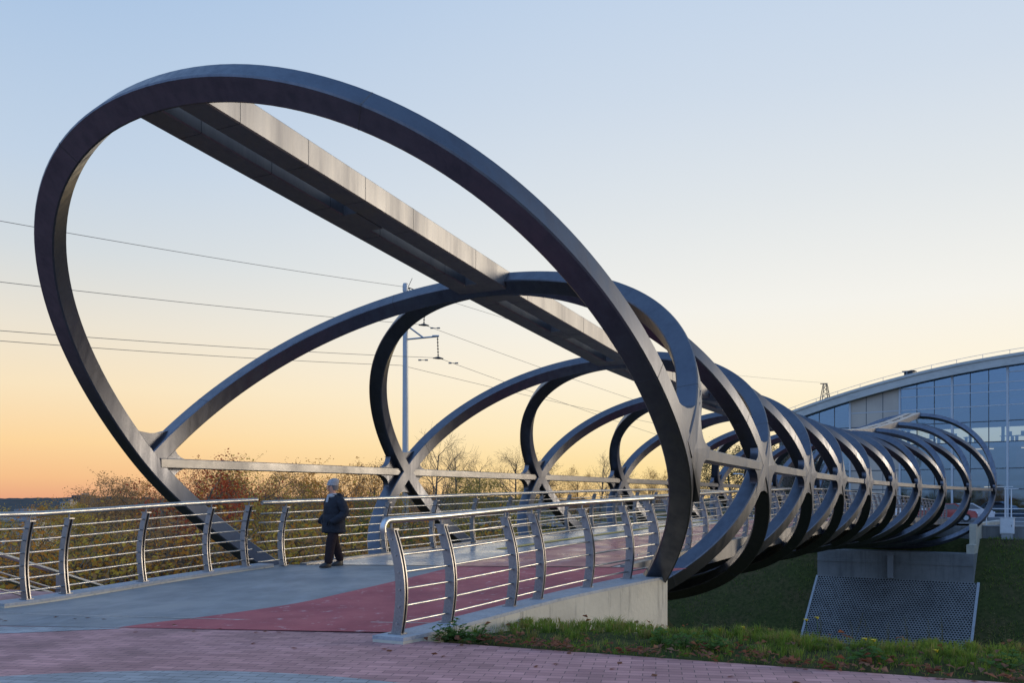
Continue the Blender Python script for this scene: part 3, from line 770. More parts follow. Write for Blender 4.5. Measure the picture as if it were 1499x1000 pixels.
# ------------------------------------------------------------------ utility pole and wires
PY = 60.0; px = at(594, PY); pz = ground(px, PY)
pole = thing('utility_pole', 'tall galvanised power pole with side arms beyond the left side of the bridge', 'utility pole', (px, PY, pz)); PO = Vector(pole.location)
ptop = vz(415, PY) - pz
m = MB(); m.tube([(0, 0, -.3), (0, 0, ptop * .5), (0, 0, ptop)], [.24, .20, .16], 14); m.tube([(0,0,ptop-.5),(0,0,ptop-.1)], .19, 10); m.build('pole_shaft', M['galv'], pole, ang=.6)
m = MB(); m.box((-.02, -.245, vz(763, PY) - pz), (.36, .03, 1.0)); m.build('notice', M['white'], pole)
def P3(x, y, Y=PY): return Vector((at(x, Y), Y, vz(y, Y)))
armA = P3(641, 492.5); armB = P3(622, 448)
insA = P3(642, 524); insB = P3(621, 475.5)
for tip, root, bx in ((armA, P3(595, 497), P3(598, 478)), (armB, P3(595, 452), P3(598, 436))):
    m = MB(); m.tube([root - PO, tip - PO], .06, 6); m.tube([bx - PO, (root + (tip - root) * .55) - PO], .06, 6); m.tube([tip - PO + Vector((-.35, 0, .02)), tip - PO + Vector((.1, 0, .02))], .07, 6); m.build('cross_arm', M['galv'], pole)
for tip, ins in ((armA, insA), (armB, insB)):
    m = MB(); m.tube([tip - PO, ins - PO], .03, 6)
    for k in range(6): q = tip + (ins - tip) * (.12 + .15 * k); m.tube([q - PO, q - PO + Vector((0, 0, -.05))], [.07, .05], 8)
    m.tube([ins - PO + Vector((-.35, 0, -.02)), ins - PO, ins - PO + Vector((.35, 0, -.06))], [.03, .10, .03], 6); m.build('insulator', M['ins'], pole)
m = MB(); 
for s_ in (-1, 1): m.tube([Vector((.16, 0, ptop - .25)), Vector((.55, 0, ptop - .6 + s_ * .2)), Vector((.75, 0, ptop - .75))], .03, 5)
m.tube([Vector((.2, 0, ptop - .2)), Vector((.45, 0, ptop + .35))], .02, 5)
m.build('fittings', M['ins'], pole)
def wire(pts3, label, sag=.0, dampers=()):
    P_ = []
    for a, b in zip(pts3[:-1], pts3[1:]):
        for i in range(24):
            t = i / 24; q = a.lerp(b, t); q.z -= sag * 4 * t * (1 - t) * (b - a).length / 60; P_.append(q)
    P_.append(pts3[-1])
    m = MB(); m.tube(P_, .014, 5)
    for q in dampers:
        for s_ in (-.22, .22): m.tube([q + Vector((s_ - .1, 0, -.1)), q + Vector((s_ + .1, 0, -.1))], .05, 6)
        m.tube([q + Vector((-.22, 0, -.1)), q + Vector((.22, 0, -.1))], .02, 4)
    return tag(m.build('overhead_wire', M['wire']), label, 'wire', 'power wires on the pole')
NYl = 34.0; FYr = 92.0
wire([P3(-90, 307, NYl), P3(593, 420)], 'topmost power wire running from the upper left to the pole top', .25)
wire([P3(593, 420), P3(900, 512, FYr), P3(1075, 549, 116), P3(1213, 561, 128)], 'thin wire running from the pole top behind the rings to the roof mast', .2)
wire([P3(-90, 402, NYl), insB, P3(1010, 612, FYr)], 'power wire hanging from the upper arm of the pole', .25, (insB + Vector((.75, 0, -.12)),))
wire([P3(-90, 477, NYl), insA, P3(1060, 668, FYr)], 'power wire hanging from the lower arm insulator of the pole', .25, (insA + Vector((-1.0, 0, -.05)), insA + Vector((1.0, 0, -.25))))
wire([P3(-90, 492, NYl), P3(588, 535), P3(1030, 634, FYr)], 'lowest power wire passing the pole just under the lower arm', .25)

# ------------------------------------------------------------------ trees
def branch(m, p, d, L_, r, lvl, tips, rng, spread, lift):
    n = 4 if lvl > 1 else 3; pts = [p]; rr = [r]; q = p.copy(); dd = d.normalized()
    for i in range(n):
        dd = (dd + Vector((rng.gauss(0, .13), rng.gauss(0, .13), rng.gauss(0, .10) + lift))).normalized()
        q = q + dd * (L_ / n); pts.append(q.copy()); rr.append(max(.006, r * (1 - .75 * (i + 1) / n)))
    m.tube(pts, rr, 5 if lvl > 1 else 3, cap=False)
    if lvl == 0:
        tips.append((pts[1], pts[-1])); return
    k = {3: 13, 2: 7, 1: 5}[lvl]
    for i in range(k):
        t = (.28 if lvl == 3 else .25) + .72 * (i + rng.random()) / k
        f = t * n; a = min(n - 1, int(f)); s_ = pts[a].lerp(pts[a + 1], f - a)
        ax_ = pts[a + 1] - pts[a]; ax_.normalize()
        az = rng.random() * 2 * pi + i * 2.4; o_ = ax_.orthogonal().normalized(); o_.rotate(Matrix.Rotation(az, 3, ax_))
        dr = (ax_ * (1 - spread) + o_ * spread).normalized()
        ll = L_ * ({3: .46, 2: .52, 1: .55}[lvl]) * (1.12 - .55 * t if lvl == 3 else 1) * rng.uniform(.75, 1.2)
        branch(m, s_, dr, ll, max(.006, rr[a] * .5), lvl - 1, tips, rng, spread, lift)
    tips.append((pts[-2], pts[-1]))
def leaves(tips, per, size, jit, rng):
    m = MB()
    for a, b in tips:
        if rng.random() < .25: continue
        for _ in range(rng.randint(max(1, per - 2), per + 2)):
            c = a.lerp(b, rng.random() * 1.15) + Vector((rng.gauss(0, jit), rng.gauss(0, jit), rng.gauss(0, jit)))
            u = Vector((rng.gauss(0, 1), rng.gauss(0, 1), rng.gauss(0, .6))).normalized(); v_ = u.cross(Vector((rng.gauss(0, 1), rng.gauss(0, 1), rng.gauss(0, 1)))).normalized()
            s_ = size * rng.uniform(.6, 1.25)
            m.add([c - u * s_, c + v_ * s_ * .55, c + u * s_, c - v_ * s_ * .55], [(0, 1, 2, 3)])
    return m
TP = {}
def proto(key, H, spread, lift, per, size, jit, seed, stems=1):
    rng = random.Random(seed); m = MB(); tips = []
    for s_ in range(stems):
        d = Vector((rng.gauss(0, .05), rng.gauss(0, .05), 1)) if stems == 1 else Vector((cos(s_ * 2.3) * .55, sin(s_ * 2.3) * .55, 1))
        branch(m, Vector((0, 0, -.3)) if stems == 1 else Vector((cos(s_ * 2.3) * .15, sin(s_ * 2.3) * .15, -.2)), d, H * .86 * (1 if stems == 1 else rng.uniform(.7, 1)), H * .017 if stems == 1 else .035, 3 if stems == 1 else 2, tips, rng, spread, lift)
    zs_ = sorted(v[2] for v in m.v); hmax = zs_[int(len(zs_) * .985)]
    tr = m.build('trunk', M['bark'], None, fix=False); tm = tr.data; bpy.data.objects.remove(tr)
    cm = None
    if per:
        c = leaves(tips, per, size, jit, rng).build('crown', LF['olive'], None, fix=False); cm = c.data; bpy.data.objects.remove(c)
    TP[key] = (tm, cm, hmax)
proto('dense', 8, .66, .03, 11, .07, .18, 3); proto('dense2', 8, .70, .01, 12, .07, .20, 8)
proto('sparse', 8, .58, .07, 8, .060, .14, 5); proto('sparse2', 8, .62, .05, 9, .058, .16, 14)
proto('bare', 8, .50, .09, 0, 0, 0, 21); proto('bare2', 8, .55, .07, 0, 0, 0, 34)
proto('bush', 2.8, .60, .05, 12, .042, .13, 44, 9); proto('bush2', 2.6, .65, .02, 11, .044, .14, 55, 8)
ADJ = dict(red='dark red', orange='orange', yellow='yellow', olive='olive green', brown='brown', green='green', dark='dark green', none='leafless')
KN = dict(dense='full-crowned', dense2='broad', sparse='thin', sparse2='airy', bare='bare', bare2='bare', bush='multi-stemmed', bush2='low')
used_lab = {}
def tree(x, Y, ytop, kind, colr, where):
    X = at(x, Y); g = ground(X, Y); h = vz(ytop, Y) - g
    tm, cm, hm = TP[kind]; s_ = h / hm; isb = kind.startswith('bush')
    nm = 'bush' if isb else ('bare_tree' if cm is None else 'autumn_tree')
    lab = f"{ADJ[colr]} {KN[kind]} {'bush' if isb else 'tree'} {where}"
    o = thing(nm, lab, 'bush' if isb else 'tree', (X, Y, g), random.random() * 6.28, 'bushes on the slope beyond the railings' if isb else 'trees beyond the bridge')
    wd = random.uniform(.95, 1.25); o.scale = (s_ * wd, s_ * wd, s_)
    t = bpy.data.objects.new('trunk', tm); link(t); t.parent = o
    if cm:
        c = bpy.data.objects.new('crown', cm); link(c); c.parent = o
        c.material_slots[0].link = 'OBJECT'; c.material_slots[0].material = LF[colr]
    used_lab[lab] = used_lab.get(lab, 0) + 1
TREES = [
 (345,58,700,'sparse2','orange','far behind the left side rail left of the person'), (395,62,702,'sparse2','yellow','far back between the red tree and the person'),
 (432,66,706,'sparse','orange','far back just left of the person'), (498,64,702,'sparse2','brown','far back just right of the person'),
 (536,70,706,'sparse2','orange','far back left of the second rail node'), (120,60,728,'sparse2','orange','far back behind the third railing post'),
 (215,64,708,'sparse','orange','far back between the brown and dark red trees'), (310,66,712,'sparse2','yellow','far back right of the dark red tree'),
 (612,64,716,'sparse2','orange','low left of the power pole'), (668,68,718,'sparse2','yellow','low among the bare trees right of the pole'),
 # far left
 (-25,62,744,'dense','olive','at the left photo edge behind the railing'), (18,48,752,'dense2','yellow','low behind the first railing posts'),
 (52,40,742,'sparse','orange','left of the greenish yellow trees'), (95,46,742,'dense','yellow','between the second and third railing posts'),
 (118,34,746,'sparse2','yellow','near the third railing post'), (150,52,702,'sparse','brown','left of the dark red tree'),
 (178,44,706,'sparse2','brown','just left of the dark red tree'), (-5,30,790,'bush','orange','behind the stair handrail at the left edge'),
 (44,24,806,'bush2','orange','just behind the stair handrail'), (238,38,682,'dense2','red','tallest behind the lower end of the first ring'),
 (205,50,726,'dense','brown','behind the dark red tree'), (288,42,684,'sparse2','red','right of the first ring foot'),
 (262,32,752,'dense','red','low in front behind the left railing'), (330,40,686,'sparse2','olive','under the left side rail'),
 (372,46,684,'sparse','yellow','under the middle of the left side rail'), (352,30,742,'dense2','olive','low behind the railing left of the person'),
 (412,42,688,'sparse2','brown','left of the walking person'), (440,34,716,'sparse2','olive','behind the walking person'),
 (452,50,688,'sparse','orange','behind the head of the person'), (524,44,688,'sparse2','orange','right of the walking person'),
 (548,56,684,'sparse','brown','left of the second node of the left rail'), (506,32,746,'dense2','green','low behind the railing right of the person'),
 (575,40,714,'sparse2','olive','low behind the second rail node'), (634,70,632,'bare','none','tall beside the power pole'),
 (676,78,652,'bare2','none','with round crown right of the power pole'), (650,60,700,'bare','none','short beneath the side rail near the pole'),
 (700,84,668,'bare','none','third from the power pole'), (748,80,660,'bare2','none','left of the third rail node'),
 (728,66,694,'dense','olive','under the side rail left of the third node'), (770,90,672,'sparse','brown','behind the third rail node'),
 (690,58,722,'dense2','olive','under the side rail right of the second node'), (636,90,716,'dense','orange','low behind the pole foot'),
 (838,84,688,'sparse2','orange','between the third and fourth rail nodes'), (880,96,668,'bare','none','slender near the fourth rail node'),
 (812,104,700,'dense','brown','far behind the third rail node'), (862,70,722,'dense2','orange','low near the fourth rail node'),
 (898,92,668,'bare','none','slim just right of the fourth rail node'), (945,100,690,'sparse','orange','left of the big right ring leg'),
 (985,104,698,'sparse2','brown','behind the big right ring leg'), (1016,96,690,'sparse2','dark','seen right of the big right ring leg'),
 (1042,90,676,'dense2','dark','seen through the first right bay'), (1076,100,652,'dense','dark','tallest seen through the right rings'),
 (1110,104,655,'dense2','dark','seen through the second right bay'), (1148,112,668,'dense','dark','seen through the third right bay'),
 (920,110,706,'dense2','brown','farthest behind the fourth rail node'), (784,76,716,'dense2','yellow','low right of the third rail node'),
]
for t_ in TREES: tree(*t_)
BUSH = [(20,26,800),(75,28,790),(128,24,802),(165,30,782),(200,26,790),(248,27,778),(300,25,786),(338,28,778),(378,26,786),(425,29,776),(470,27,784),(515,30,774),(545,27,782),(590,36,768),(632,40,772),(668,44,766),(715,48,764),(760,50,762),(105,36,768),(220,34,764),(320,36,760),(400,38,758),(480,38,756),(558,42,754)]
cl = ['orange', 'brown', 'yellow', 'olive', 'brown', 'orange', 'yellow']
posts_ = ['left of the first railing post', 'by the second railing post', 'right of the second railing post', 'before the dark red tree', 'left of the third railing post', 'right of the third railing post', 'by the ring foot', 'left of the fourth post', 'right of the ring foot', 'left of the person', 'behind the legs of the person', 'right of the person', 'left of the second rail node', 'at the power pole foot', 'right of the pole foot', 'beyond the pole foot', 'under the third bay', 'left of the third rail node', 'far behind the second post', 'behind the red bushes', 'far under the side rail', 'far left of the person', 'far behind the person', 'far right of the person']
for i, (x, Y, yt) in enumerate(BUSH):
    tree(x, Y, yt + random.uniform(-4, 4), 'bush' if i % 2 else 'bush2', cl[(i * 3) % 7], posts_[i])

# ------------------------------------------------------------------ grass strip, litter and weeds beside the pavers
rng = random.Random(5)
m = MB()
def wall_out(S): return LRF(S) + .21 + .09 * smooth01((S + 4.5) / 3)
def blade(x, y, z, h, a, lean_, wd, mi):
    wv = Vector((cos(a + 1.57), sin(a + 1.57), 0)) * wd; b_ = Vector((cos(a), sin(a), 0)) * h * lean_
    p = Vector((x, y, z)); q = p + b_ * .35 + Vector((0, 0, h * .62)); r_ = p + b_ + Vector((0, 0, h * (1 - .25 * lean_)))
    m.add([p - wv, p + wv, q + wv * .7, q - wv * .7, r_], [(0, 1, 2, 3), (3, 2, 4)], mi)
def spot(t, d):
    return PA.x + PD.x * t + PN.x * d, PA.y + PD.y * t + PN.y * d
cnt = 0
while cnt < 1500:                       # tufts
    t = rng.uniform(-.1, 8.2); d = rng.triangular(.08, 3.1, 1.5); x, y = spot(t, d); S, lat = inv(x, y); cnt += 1
    if S < -.7 and lat < wall_out(S) + .03: continue
    nz = noise.noise(Vector((x * 1.4, y * 1.4, 0)))
    if nz < -.10 and rng.random() < .85: continue
    hh = rng.uniform(.06, .14) * (1 + 1.0 * max(0, nz)) * (.5 + .5 * smooth(.1, .9, d)) * (1 - .45 * smooth(1.3, 2.2, d)); dry = rng.random() < .16
    for k in range(rng.randint(14, 34)):
        a = rng.random() * 6.283; r0 = abs(rng.gauss(0, .028))
        bx, by = x + cos(a) * r0, y + sin(a) * r0
        g_ = ground(x, y); g_ = max(-.005, g_) if d < 1.9 else g_
        blade(bx, by, g_ - .01, hh * rng.uniform(.55, 1.1), a + rng.gauss(0, .5), rng.uniform(.15, .95), rng.uniform(.0022, .0048), 1 if dry or rng.random() < .08 else 0)
for k in range(9000):                   # short growth between them
    t = rng.uniform(-.1, 8.2); d = rng.uniform(.12, 3.1); x, y = spot(t, d); S, lat = inv(x, y)
    if S < -.7 and lat < wall_out(S) + .02: continue
    g_ = ground(x, y); g_ = max(-.005, g_) if d < 1.9 else g_
    blade(x, y, g_ - .01, rng.uniform(.025, .075), rng.random() * 6.283, rng.uniform(.2, 1), .003, 1 if rng.random() < .2 else 0)
tag(m.build('grass', [M['grass'], M['drygrass']], fix=False), 'tufted green grass strip between the pink pavers and the slope', 'grass', kind='stuff')
m = MB()
for i in range(1700):
    t = rng.uniform(.1, 8.0); d = abs(rng.gauss(0, .24)) - .04 if i < 1350 else rng.uniform(0, 2.0)
    if noise.noise(Vector((t * 1.7, d * 2.5, 7))) < .02 and rng.random() < .8: continue
    x = PA.x + PD.x * t + PN.x * d; y = PA.y + PD.y * t + PN.y * d; S, lat = inv(x, y)
    if S < -.7 and lat < wall_out(S) + .05: continue
    z = max(ground(x, y), .004) + rng.uniform(.005, .05)
    s_ = rng.uniform(.018, .05); a = rng.random() * 6.28
    u = Vector((cos(a), sin(a), rng.uniform(-.4, .4))) * s_; v_ = Vector((-sin(a), cos(a), rng.uniform(-.4, .4))) * s_ * .7; up = Vector((0, 0, s_ * rng.uniform(.1, .7)))
    c = Vector((x, y, z + s_ * .2))
    m.add([c - u, c - v_ * .8 + up, c + v_ * .9 + up * .6, c + u * .9, c - u * .3 + v_ * .9], [(0, 1, 3), (0, 3, 2), (0, 2, 4)])
for i in range(46):
    t = rng.uniform(-6, 8); d = -rng.uniform(.1, .9) ** 1.3
    c = Vector((PA.x + PD.x * t + PN.x * d, PA.y + PD.y * t + PN.y * d, .012)); a = rng.random() * 6.28; u = Vector((cos(a), sin(a), 0)) * .035; v_ = Vector((-sin(a), cos(a), .3)) * .024
    m.add([c - u, c - v_, c + u, c + v_], [(0, 1, 2), (0, 2, 3)])
tag(m.build('fallen_leaves', M['litter'], fix=False), 'brown dry leaves gathered along the edge of the pavers', 'leaf litter', kind='stuff')
def leafy(m, c, n, s_, mi=0):
    for k in range(n):
        a = k * 2.4 + rng.random(); u = Vector((cos(a), sin(a), rng.uniform(.15, .9))).normalized() * s_ * rng.uniform(.6, 1.2); v_ = Vector((-sin(a), cos(a), 0)) * s_ * .34
        m.add([c, c + u * .5 - v_, c + u + Vector((0, 0, -s_ * .15)), c + u * .5 + v_], [(0, 1, 2), (0, 2, 3)], mi)
m = MB(); rb = random.Random(9); cnt = 0
while cnt < 16000:                      # rough grass and weeds on the far slope
    S = rb.uniform(39, 51.5); lat = rb.choice((rb.uniform(-24, -5), rb.uniform(5.2, 13))); cnt += 1
    if noise.noise(Vector((S * .5, lat * .35, 4))) < -.05 and rb.random() < .75: continue
    p = pos(S, lat); z = ground(p.x, p.y); h = rb.uniform(.06, .24); a = rb.random() * 6.28; wv = Vector((cos(a), sin(a), 0)) * rb.uniform(.012, .03)
    m.add([Vector((p.x, p.y, z)) - wv, Vector((p.x, p.y, z)) + wv, Vector((p.x + rb.gauss(0, .08), p.y + rb.gauss(0, .08), z + h))], [(0, 1, 2)], 1 if rb.random() < .3 else 0)
tag(m.build('bank_grass', [M['grass'], M['drygrass']], fix=False), 'rough grass on the slope around the far abutment', 'grass', kind='stuff')
# broad-leaved weeds
WD = [(612, 928, 'at the foot of the wing wall start'), (640, 926, 'right of the first weed by the wall'), (668, 930, 'below the second foreground post'), (700, 932, 'under the low end of the wing wall'), (968, 938, 'under the wing wall corner'), (1000, 940, 'right of the wing wall corner'), (1270, 960, 'below the slope slab middle'), (1475, 975, 'at the right photo edge'), (1045, 945, 'left of the slope slab')]
for x, y, wh in WD:
    Y = F * E / (y + 8 - HY); X = at(x, Y)
    if inv(X, Y)[1] < wall_out(inv(X, Y)[0]) + .12:
        S_ = inv(X, Y)[0]; pp = pos(S_, wall_out(S_) + .2); X, Y = pp.x, pp.y
    m = MB(); g = max(0, ground(X, Y))
    for k in range(26):
        c = Vector((rng.gauss(0, .09), rng.gauss(0, .08), abs(rng.gauss(0, .06)) + .02)); m.tube([(0, 0, -.01), c * .5, c], .003, 3, cap=False); leafy(m, c, 4, .055)
    o = m.build('weed_plant', M['weed'], fix=False); o.location = (X, Y, g)
    tag(o, 'low clump of broad-leaved green weeds ' + wh, 'plant', 'weeds in the grass strip')
ST = [(1020,905),(1052,900),(1090,912),(1118,908),(1157,890),(1172,905),(1198,896),(1250,897),(1268,905),(1300,912),(1330,902),(1362,908),(1380,900),(1430,918),(1446,895),(1474,898),(1488,906)]
for i, (x, y) in enumerate(ST):
    Y = 9.6 + .5 * rng.random(); Y -= .33 * (x - 1000) / 500 * 2.6
    X = at(x, Y); g = ground(X, Y); h = max(.2, vz(y, Y) - g); m = MB()
    for k in range(2):
        b_ = Vector((rng.gauss(0, .04), rng.gauss(0, .04), h * (1 - .25 * k))); m.tube([(0, 0, 0), b_ * .6 + Vector((.01, 0, 0)), b_], [.0028, .0022, .0012], 3, cap=False)
        for q in range(10):
            t = .35 + .065 * q; c = b_ * t; leafy(m, c, 2, .018 + .012 * (1 - t))
    o = m.build('weed_stalk', M['stalk'], fix=False); o.location = (X, Y, g)
    tag(o, 'thin dry seed stalk rising above the grass before the far slope', 'plant', 'seed stalks in the grass strip')
FL = [(1180,908,'upper left of the pair before the slope slab'), (1196,905,'upper right of the pair before the slope slab'), (1266,936,'left of the pair low in the grass'), (1279,938,'right of the pair low in the grass'), (1277,949,'lowest of three in the middle of the grass'), (1370,965,'alone at the right near the leaves'), (1088,919,'alone in the left grass'), (1053,922,'at the far left grass')]
for x, y, wh in FL:
    Y = 9.15 - .75 * (x - 1000) / 400 + (.5 if y < 925 else -.35 if y > 945 else 0); X = at(x, Y); g = ground(X, Y); h = max(.06, vz(y, Y) - g)
    o = thing('wildflower', 'small yellow wildflower ' + wh, 'flower', (X, Y, g), 0, 'yellow wildflowers in the grass')
    m = MB(); m.tube([(0, 0, 0), (.01, 0, h * .6), (0, 0, h)], .003, 4); leafy(m, Vector((0, 0, h * .35)), 3, .05); m.build('stem', M['weed'], o, fix=False)
    m = MB()
    for k in range(5):
        a = k * 1.256; u = Vector((cos(a) * .026, sin(a) * .026, .008)); v_ = Vector((-sin(a), cos(a), 0)) * .013; c = Vector((0, 0, h))
        m.add([c, c + u * .6 - v_, c + u, c + u * .6 + v_], [(0, 1, 2), (0, 2, 3)]); m.add([c - Vector((0,0,.01)), c + Vector((0, -.022, -.015)) + u * .4, c + Vector((0, -.024, .012)) + u * .7], [(0, 1, 2)])
    m.build('petals', M['petal'], o, fix=False)

# ------------------------------------------------------------------ person
M['coat'] = mat('navy_coat', (.014,.016,.022), .75, spec=.25, n1=((5,5,14), (.026,.029,.038), .8), bump=(22, .8))
M['trouser'] = mat('dark_trousers', (.022,.013,.015), .85, spec=.2, n1=(12, (.03,.02,.021), .8), bump=(18, .4))
M['hat'] = mat('grey_knit', (.42,.41,.41), .95, spec=.1, n1=(40, (.25,.245,.25), .8), bump=(120, .6))
M['scarf'] = mat('pale_scarf', (.44,.43,.425), .95, spec=.1, n1=(20, (.38,.40,.43), .8), bump=(60, .5))
M['skin'] = mat('skin', (.62,.30,.19), .55, n1=(8, (.52,.27,.19), .6))
M['shoe'] = mat('black_shoe', (.012,.012,.013), .45)
M['hair'] = mat('grey_hair', (.20,.17,.15), .8)
M['eye'] = mat('eye', (.03,.025,.02), .3)
def skin(name, verts, edges, mats, parent, sub=2):
    me = bpy.data.meshes.new(name); me.from_pydata([v[:3] for v in verts], edges, [])
    o = bpy.data.objects.new(name, me); link(o)
    md = o.modifiers.new('s', 'SKIN'); md.use_smooth_shade = True
    for sv, v in zip(me.skin_vertices[0].data, verts): sv.radius = v[3:5]
    me.skin_vertices[0].data[0].use_root = True
    ms = o.modifiers.new('u', 'SUBSURF'); ms.levels = sub; ms.render_levels = sub
    dg = bpy.context.evaluated_depsgraph_get(); dg.update()
    m2 = bpy.data.meshes.new_from_object(o.evaluated_get(dg)); m2.name = name
    bpy.data.objects.remove(o)
    m2.materials.clear(); m2.materials.append(mats)
    m2.polygons.foreach_set('use_smooth', [True] * len(m2.polygons))
    r = bpy.data.objects.new(name, m2); link(r); r.parent = parent; return r
def loft(rings_, cap=True, n=20):
    """rings_: (cx, cy, cz, rx, ry)"""
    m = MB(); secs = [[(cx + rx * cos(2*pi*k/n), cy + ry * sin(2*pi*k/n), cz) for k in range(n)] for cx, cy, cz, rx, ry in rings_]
    m.sweep(secs, cap=cap); return m
PYm = 16.05; PXm = at(489, PYm)
Sp, lp = inv(PXm, PYm); gz = DZ(Sp) + .001
per = thing('person', 'person in dark padded coat, grey knit hat and pale scarf walking along the bridge deck', 'person', (PXm, PYm, gz), radians(-48))
# local frame: -Y is forward, X to the person's left
H_ = 1.54
# body: one continuous figure
V_ = [(0,.0,.80,.13,.10),(0,0,.98,.13,.10),(0,-.01,1.12,.14,.10),(0,0,1.19,.10,.08),(0,-.01,1.29,.05,.05),(0,-.032,1.345,.056,.066),(0,-.03,1.42,.070,.086),(0,-.02,1.49,.055,.07),
      (.085,-.01,.76,.085,.085),(.10,-.12,.43,.055,.06),(.10,-.165,.09,.035,.04),(.10,-.27,.045,.03,.024),
      (-.085,.02,.76,.085,.085),(-.10,.07,.43,.055,.06),(-.10,.19,.11,.035,.04),(-.10,.10,.045,.03,.024),
      (.16,.01,1.14,.04,.04),(.235,.04,.98,.042,.042),(.20,-.06,.80,.03,.03),(-.16,.01,1.14,.04,.04),(-.235,.04,.98,.042,.042),(-.20,-.06,.80,.03,.03)]
E_ = [(0,1),(1,2),(2,3),(3,4),(4,5),(5,6),(6,7),(0,8),(8,9),(9,10),(10,11),(0,12),(12,13),(13,14),(14,15),(3,16),(16,17),(17,18),(3,19),(19,20),(20,21)]
body = skin('body', V_, E_, M['skin'], per)
m = MB()   # face details: nose, brows, mouth, eyes
fb = loft([(0,-.118,1.365,.006,.004),(0,-.128,1.375,.013,.014),(0,-.124,1.395,.009,.012),(0,-.115,1.42,.006,.006)], n=8); fb.build('nose', M['skin'], per, ang=1.2)
for sx in (-1, 1):
    e_ = loft([(sx*.026,-.109,1.408,.006,.003),(sx*.026,-.111,1.413,.010,.006),(sx*.026,-.109,1.418,.006,.003)], n=8); e_.build('eye', M['eye'], per, ang=1.2)
mm_ = MB(); mm_.tube([(-.022,-.106,1.35),(0,-.113,1.348),(.022,-.106,1.35)], .005, 6); mm_.build('mouth', mat('lips', (.30,.11,.09), .5), per, ang=1.2)
hr_ = loft([(0,.005,1.35,.066,.07),(0,0,1.40,.078,.088),(0,0,1.45,.078,.09)], n=18); hr_.build('hair', M['hair'], per, ang=1.2)
ht_ = loft([(0,-.020,1.437,.080,.096),(0,-.018,1.45,.085,.101),(0,-.012,1.48,.090,.107),(0,.002,1.52,.084,.098),(0,.016,1.548,.064,.074),(0,.024,1.562,.025,.03)], n=22)
ht_.build('hat', M['hat'], per, ang=1.3)
hb_ = loft([(0,-.022,1.432,.084,.100),(0,-.022,1.434,.088,.104),(0,-.020,1.465,.088,.104),(0,-.020,1.468,.083,.099)], n=22); hb_.build('hat_cuff', M['hat'], per, ang=1.0)
sf = loft([(0,-.01,1.22,.098,.10),(0,-.02,1.25,.10,.108),(0,-.015,1.265,.084,.092),(0,-.01,1.28,.078,.082),(0,-.005,1.292,.066,.066)], n=20); sf.build('scarf', M['scarf'], per, ang=1.3)
m = MB(); m.sweep([[(x_, y_ - .0, z_) for x_, y_ in ((-.03,-.11-d_),(.03,-.11-d_),(.03,-.095-d_),(-.03,-.095-d_))] for z_, d_ in ((1.14,.035),(1.20,.022),(1.27,.0))]); m.build('scarf_end', M['scarf'], per)
# coat: torso with hem, both arms with hands in the pockets, hood
m = loft([(0,0,.60,.222,.178),(0,0,.615,.230,.186),(0,0,.64,.229,.185),(0,0,.655,.222,.178),(0,0,.76,.222,.176),(0,0,.775,.217,.171),(0,0,.79,.219,.172),(0,0,.90,.212,.164),(0,0,.912,.207,.158),(0,0,.925,.208,.159),(0,.005,1.04,.203,.152),(0,.01,1.12,.195,.142),(0,.015,1.18,.176,.126),(0,.018,1.225,.135,.105),(0,.01,1.255,.098,.09),(0,0,1.275,.085,.082)], n=30)
for sx in (-1, 1):
    m.tube([(sx*.10,.012,1.17),(sx*.165,.015,1.165),(sx*.208,.022,1.125),(sx*.236,.035,1.05),(sx*.256,.052,.985),(sx*.260,.045,.945),(sx*.252,.005,.895),(sx*.232,-.06,.845),(sx*.205,-.115,.808),(sx*.175,-.145,.79)], [.05,.076,.080,.077,.074,.073,.070,.064,.057,.045], 14)
m.v = [(x_ * 1.07, y_ * 1.10, z_) for x_, y_, z_ in m.v]; m.build('coat', M['coat'], per, ang=1.1)
hd = loft([(0,.07,1.19,.13,.05),(0,.085,1.225,.138,.066),(0,.085,1.265,.128,.066),(0,.07,1.295,.105,.05),(0,.065,1.305,.08,.03)], n=18); hd.build('hood', M['coat'], per, ang=1.3)
for sx in (-1, 1):
    m = MB(); m.tube([(sx*.150,-.163,.83),(sx*.115,-.176,.74)], .008, 5); m.build('pocket_edge', M['ins'], per)
m = MB(); m.tube([(0,-.172,.66),(0,-.163,.82),(0,-.152,.98),(0,-.142,1.10),(0,-.118,1.21)], .006, 5); m.build('zip', M['ins'], per)
tv = [(0,0,.76,.15,.12),(.09,-.03,.70,.112,.115),(.102,-.12,.43,.092,.10),(.10,-.165,.10,.080,.092),(.10,-.165,.055,.076,.09),(-.09,.03,.70,.112,.115),(-.102,.07,.43,.092,.10),(-.10,.185,.13,.078,.09),(-.10,.20,.085,.074,.088)]
skin('trousers', tv, [(0,1),(1,2),(2,3),(3,4),(0,5),(5,6),(6,7),(7,8)], M['trouser'], per)
for sx, y0, tilt in ((.10, -.21, 0), (-.10, .145, .0)):
    m = loft([(sx, y0 - .015, .0, .045, .115), (sx, y0 - .015, .022, .05, .125), (sx, y0 + .0, .055, .045, .105), (sx, y0 + .045, .095, .04, .062), (sx, y0 + .05, .12, .038, .05)], n=16)
    m.build('shoe', M['shoe'], per, ang=.9)

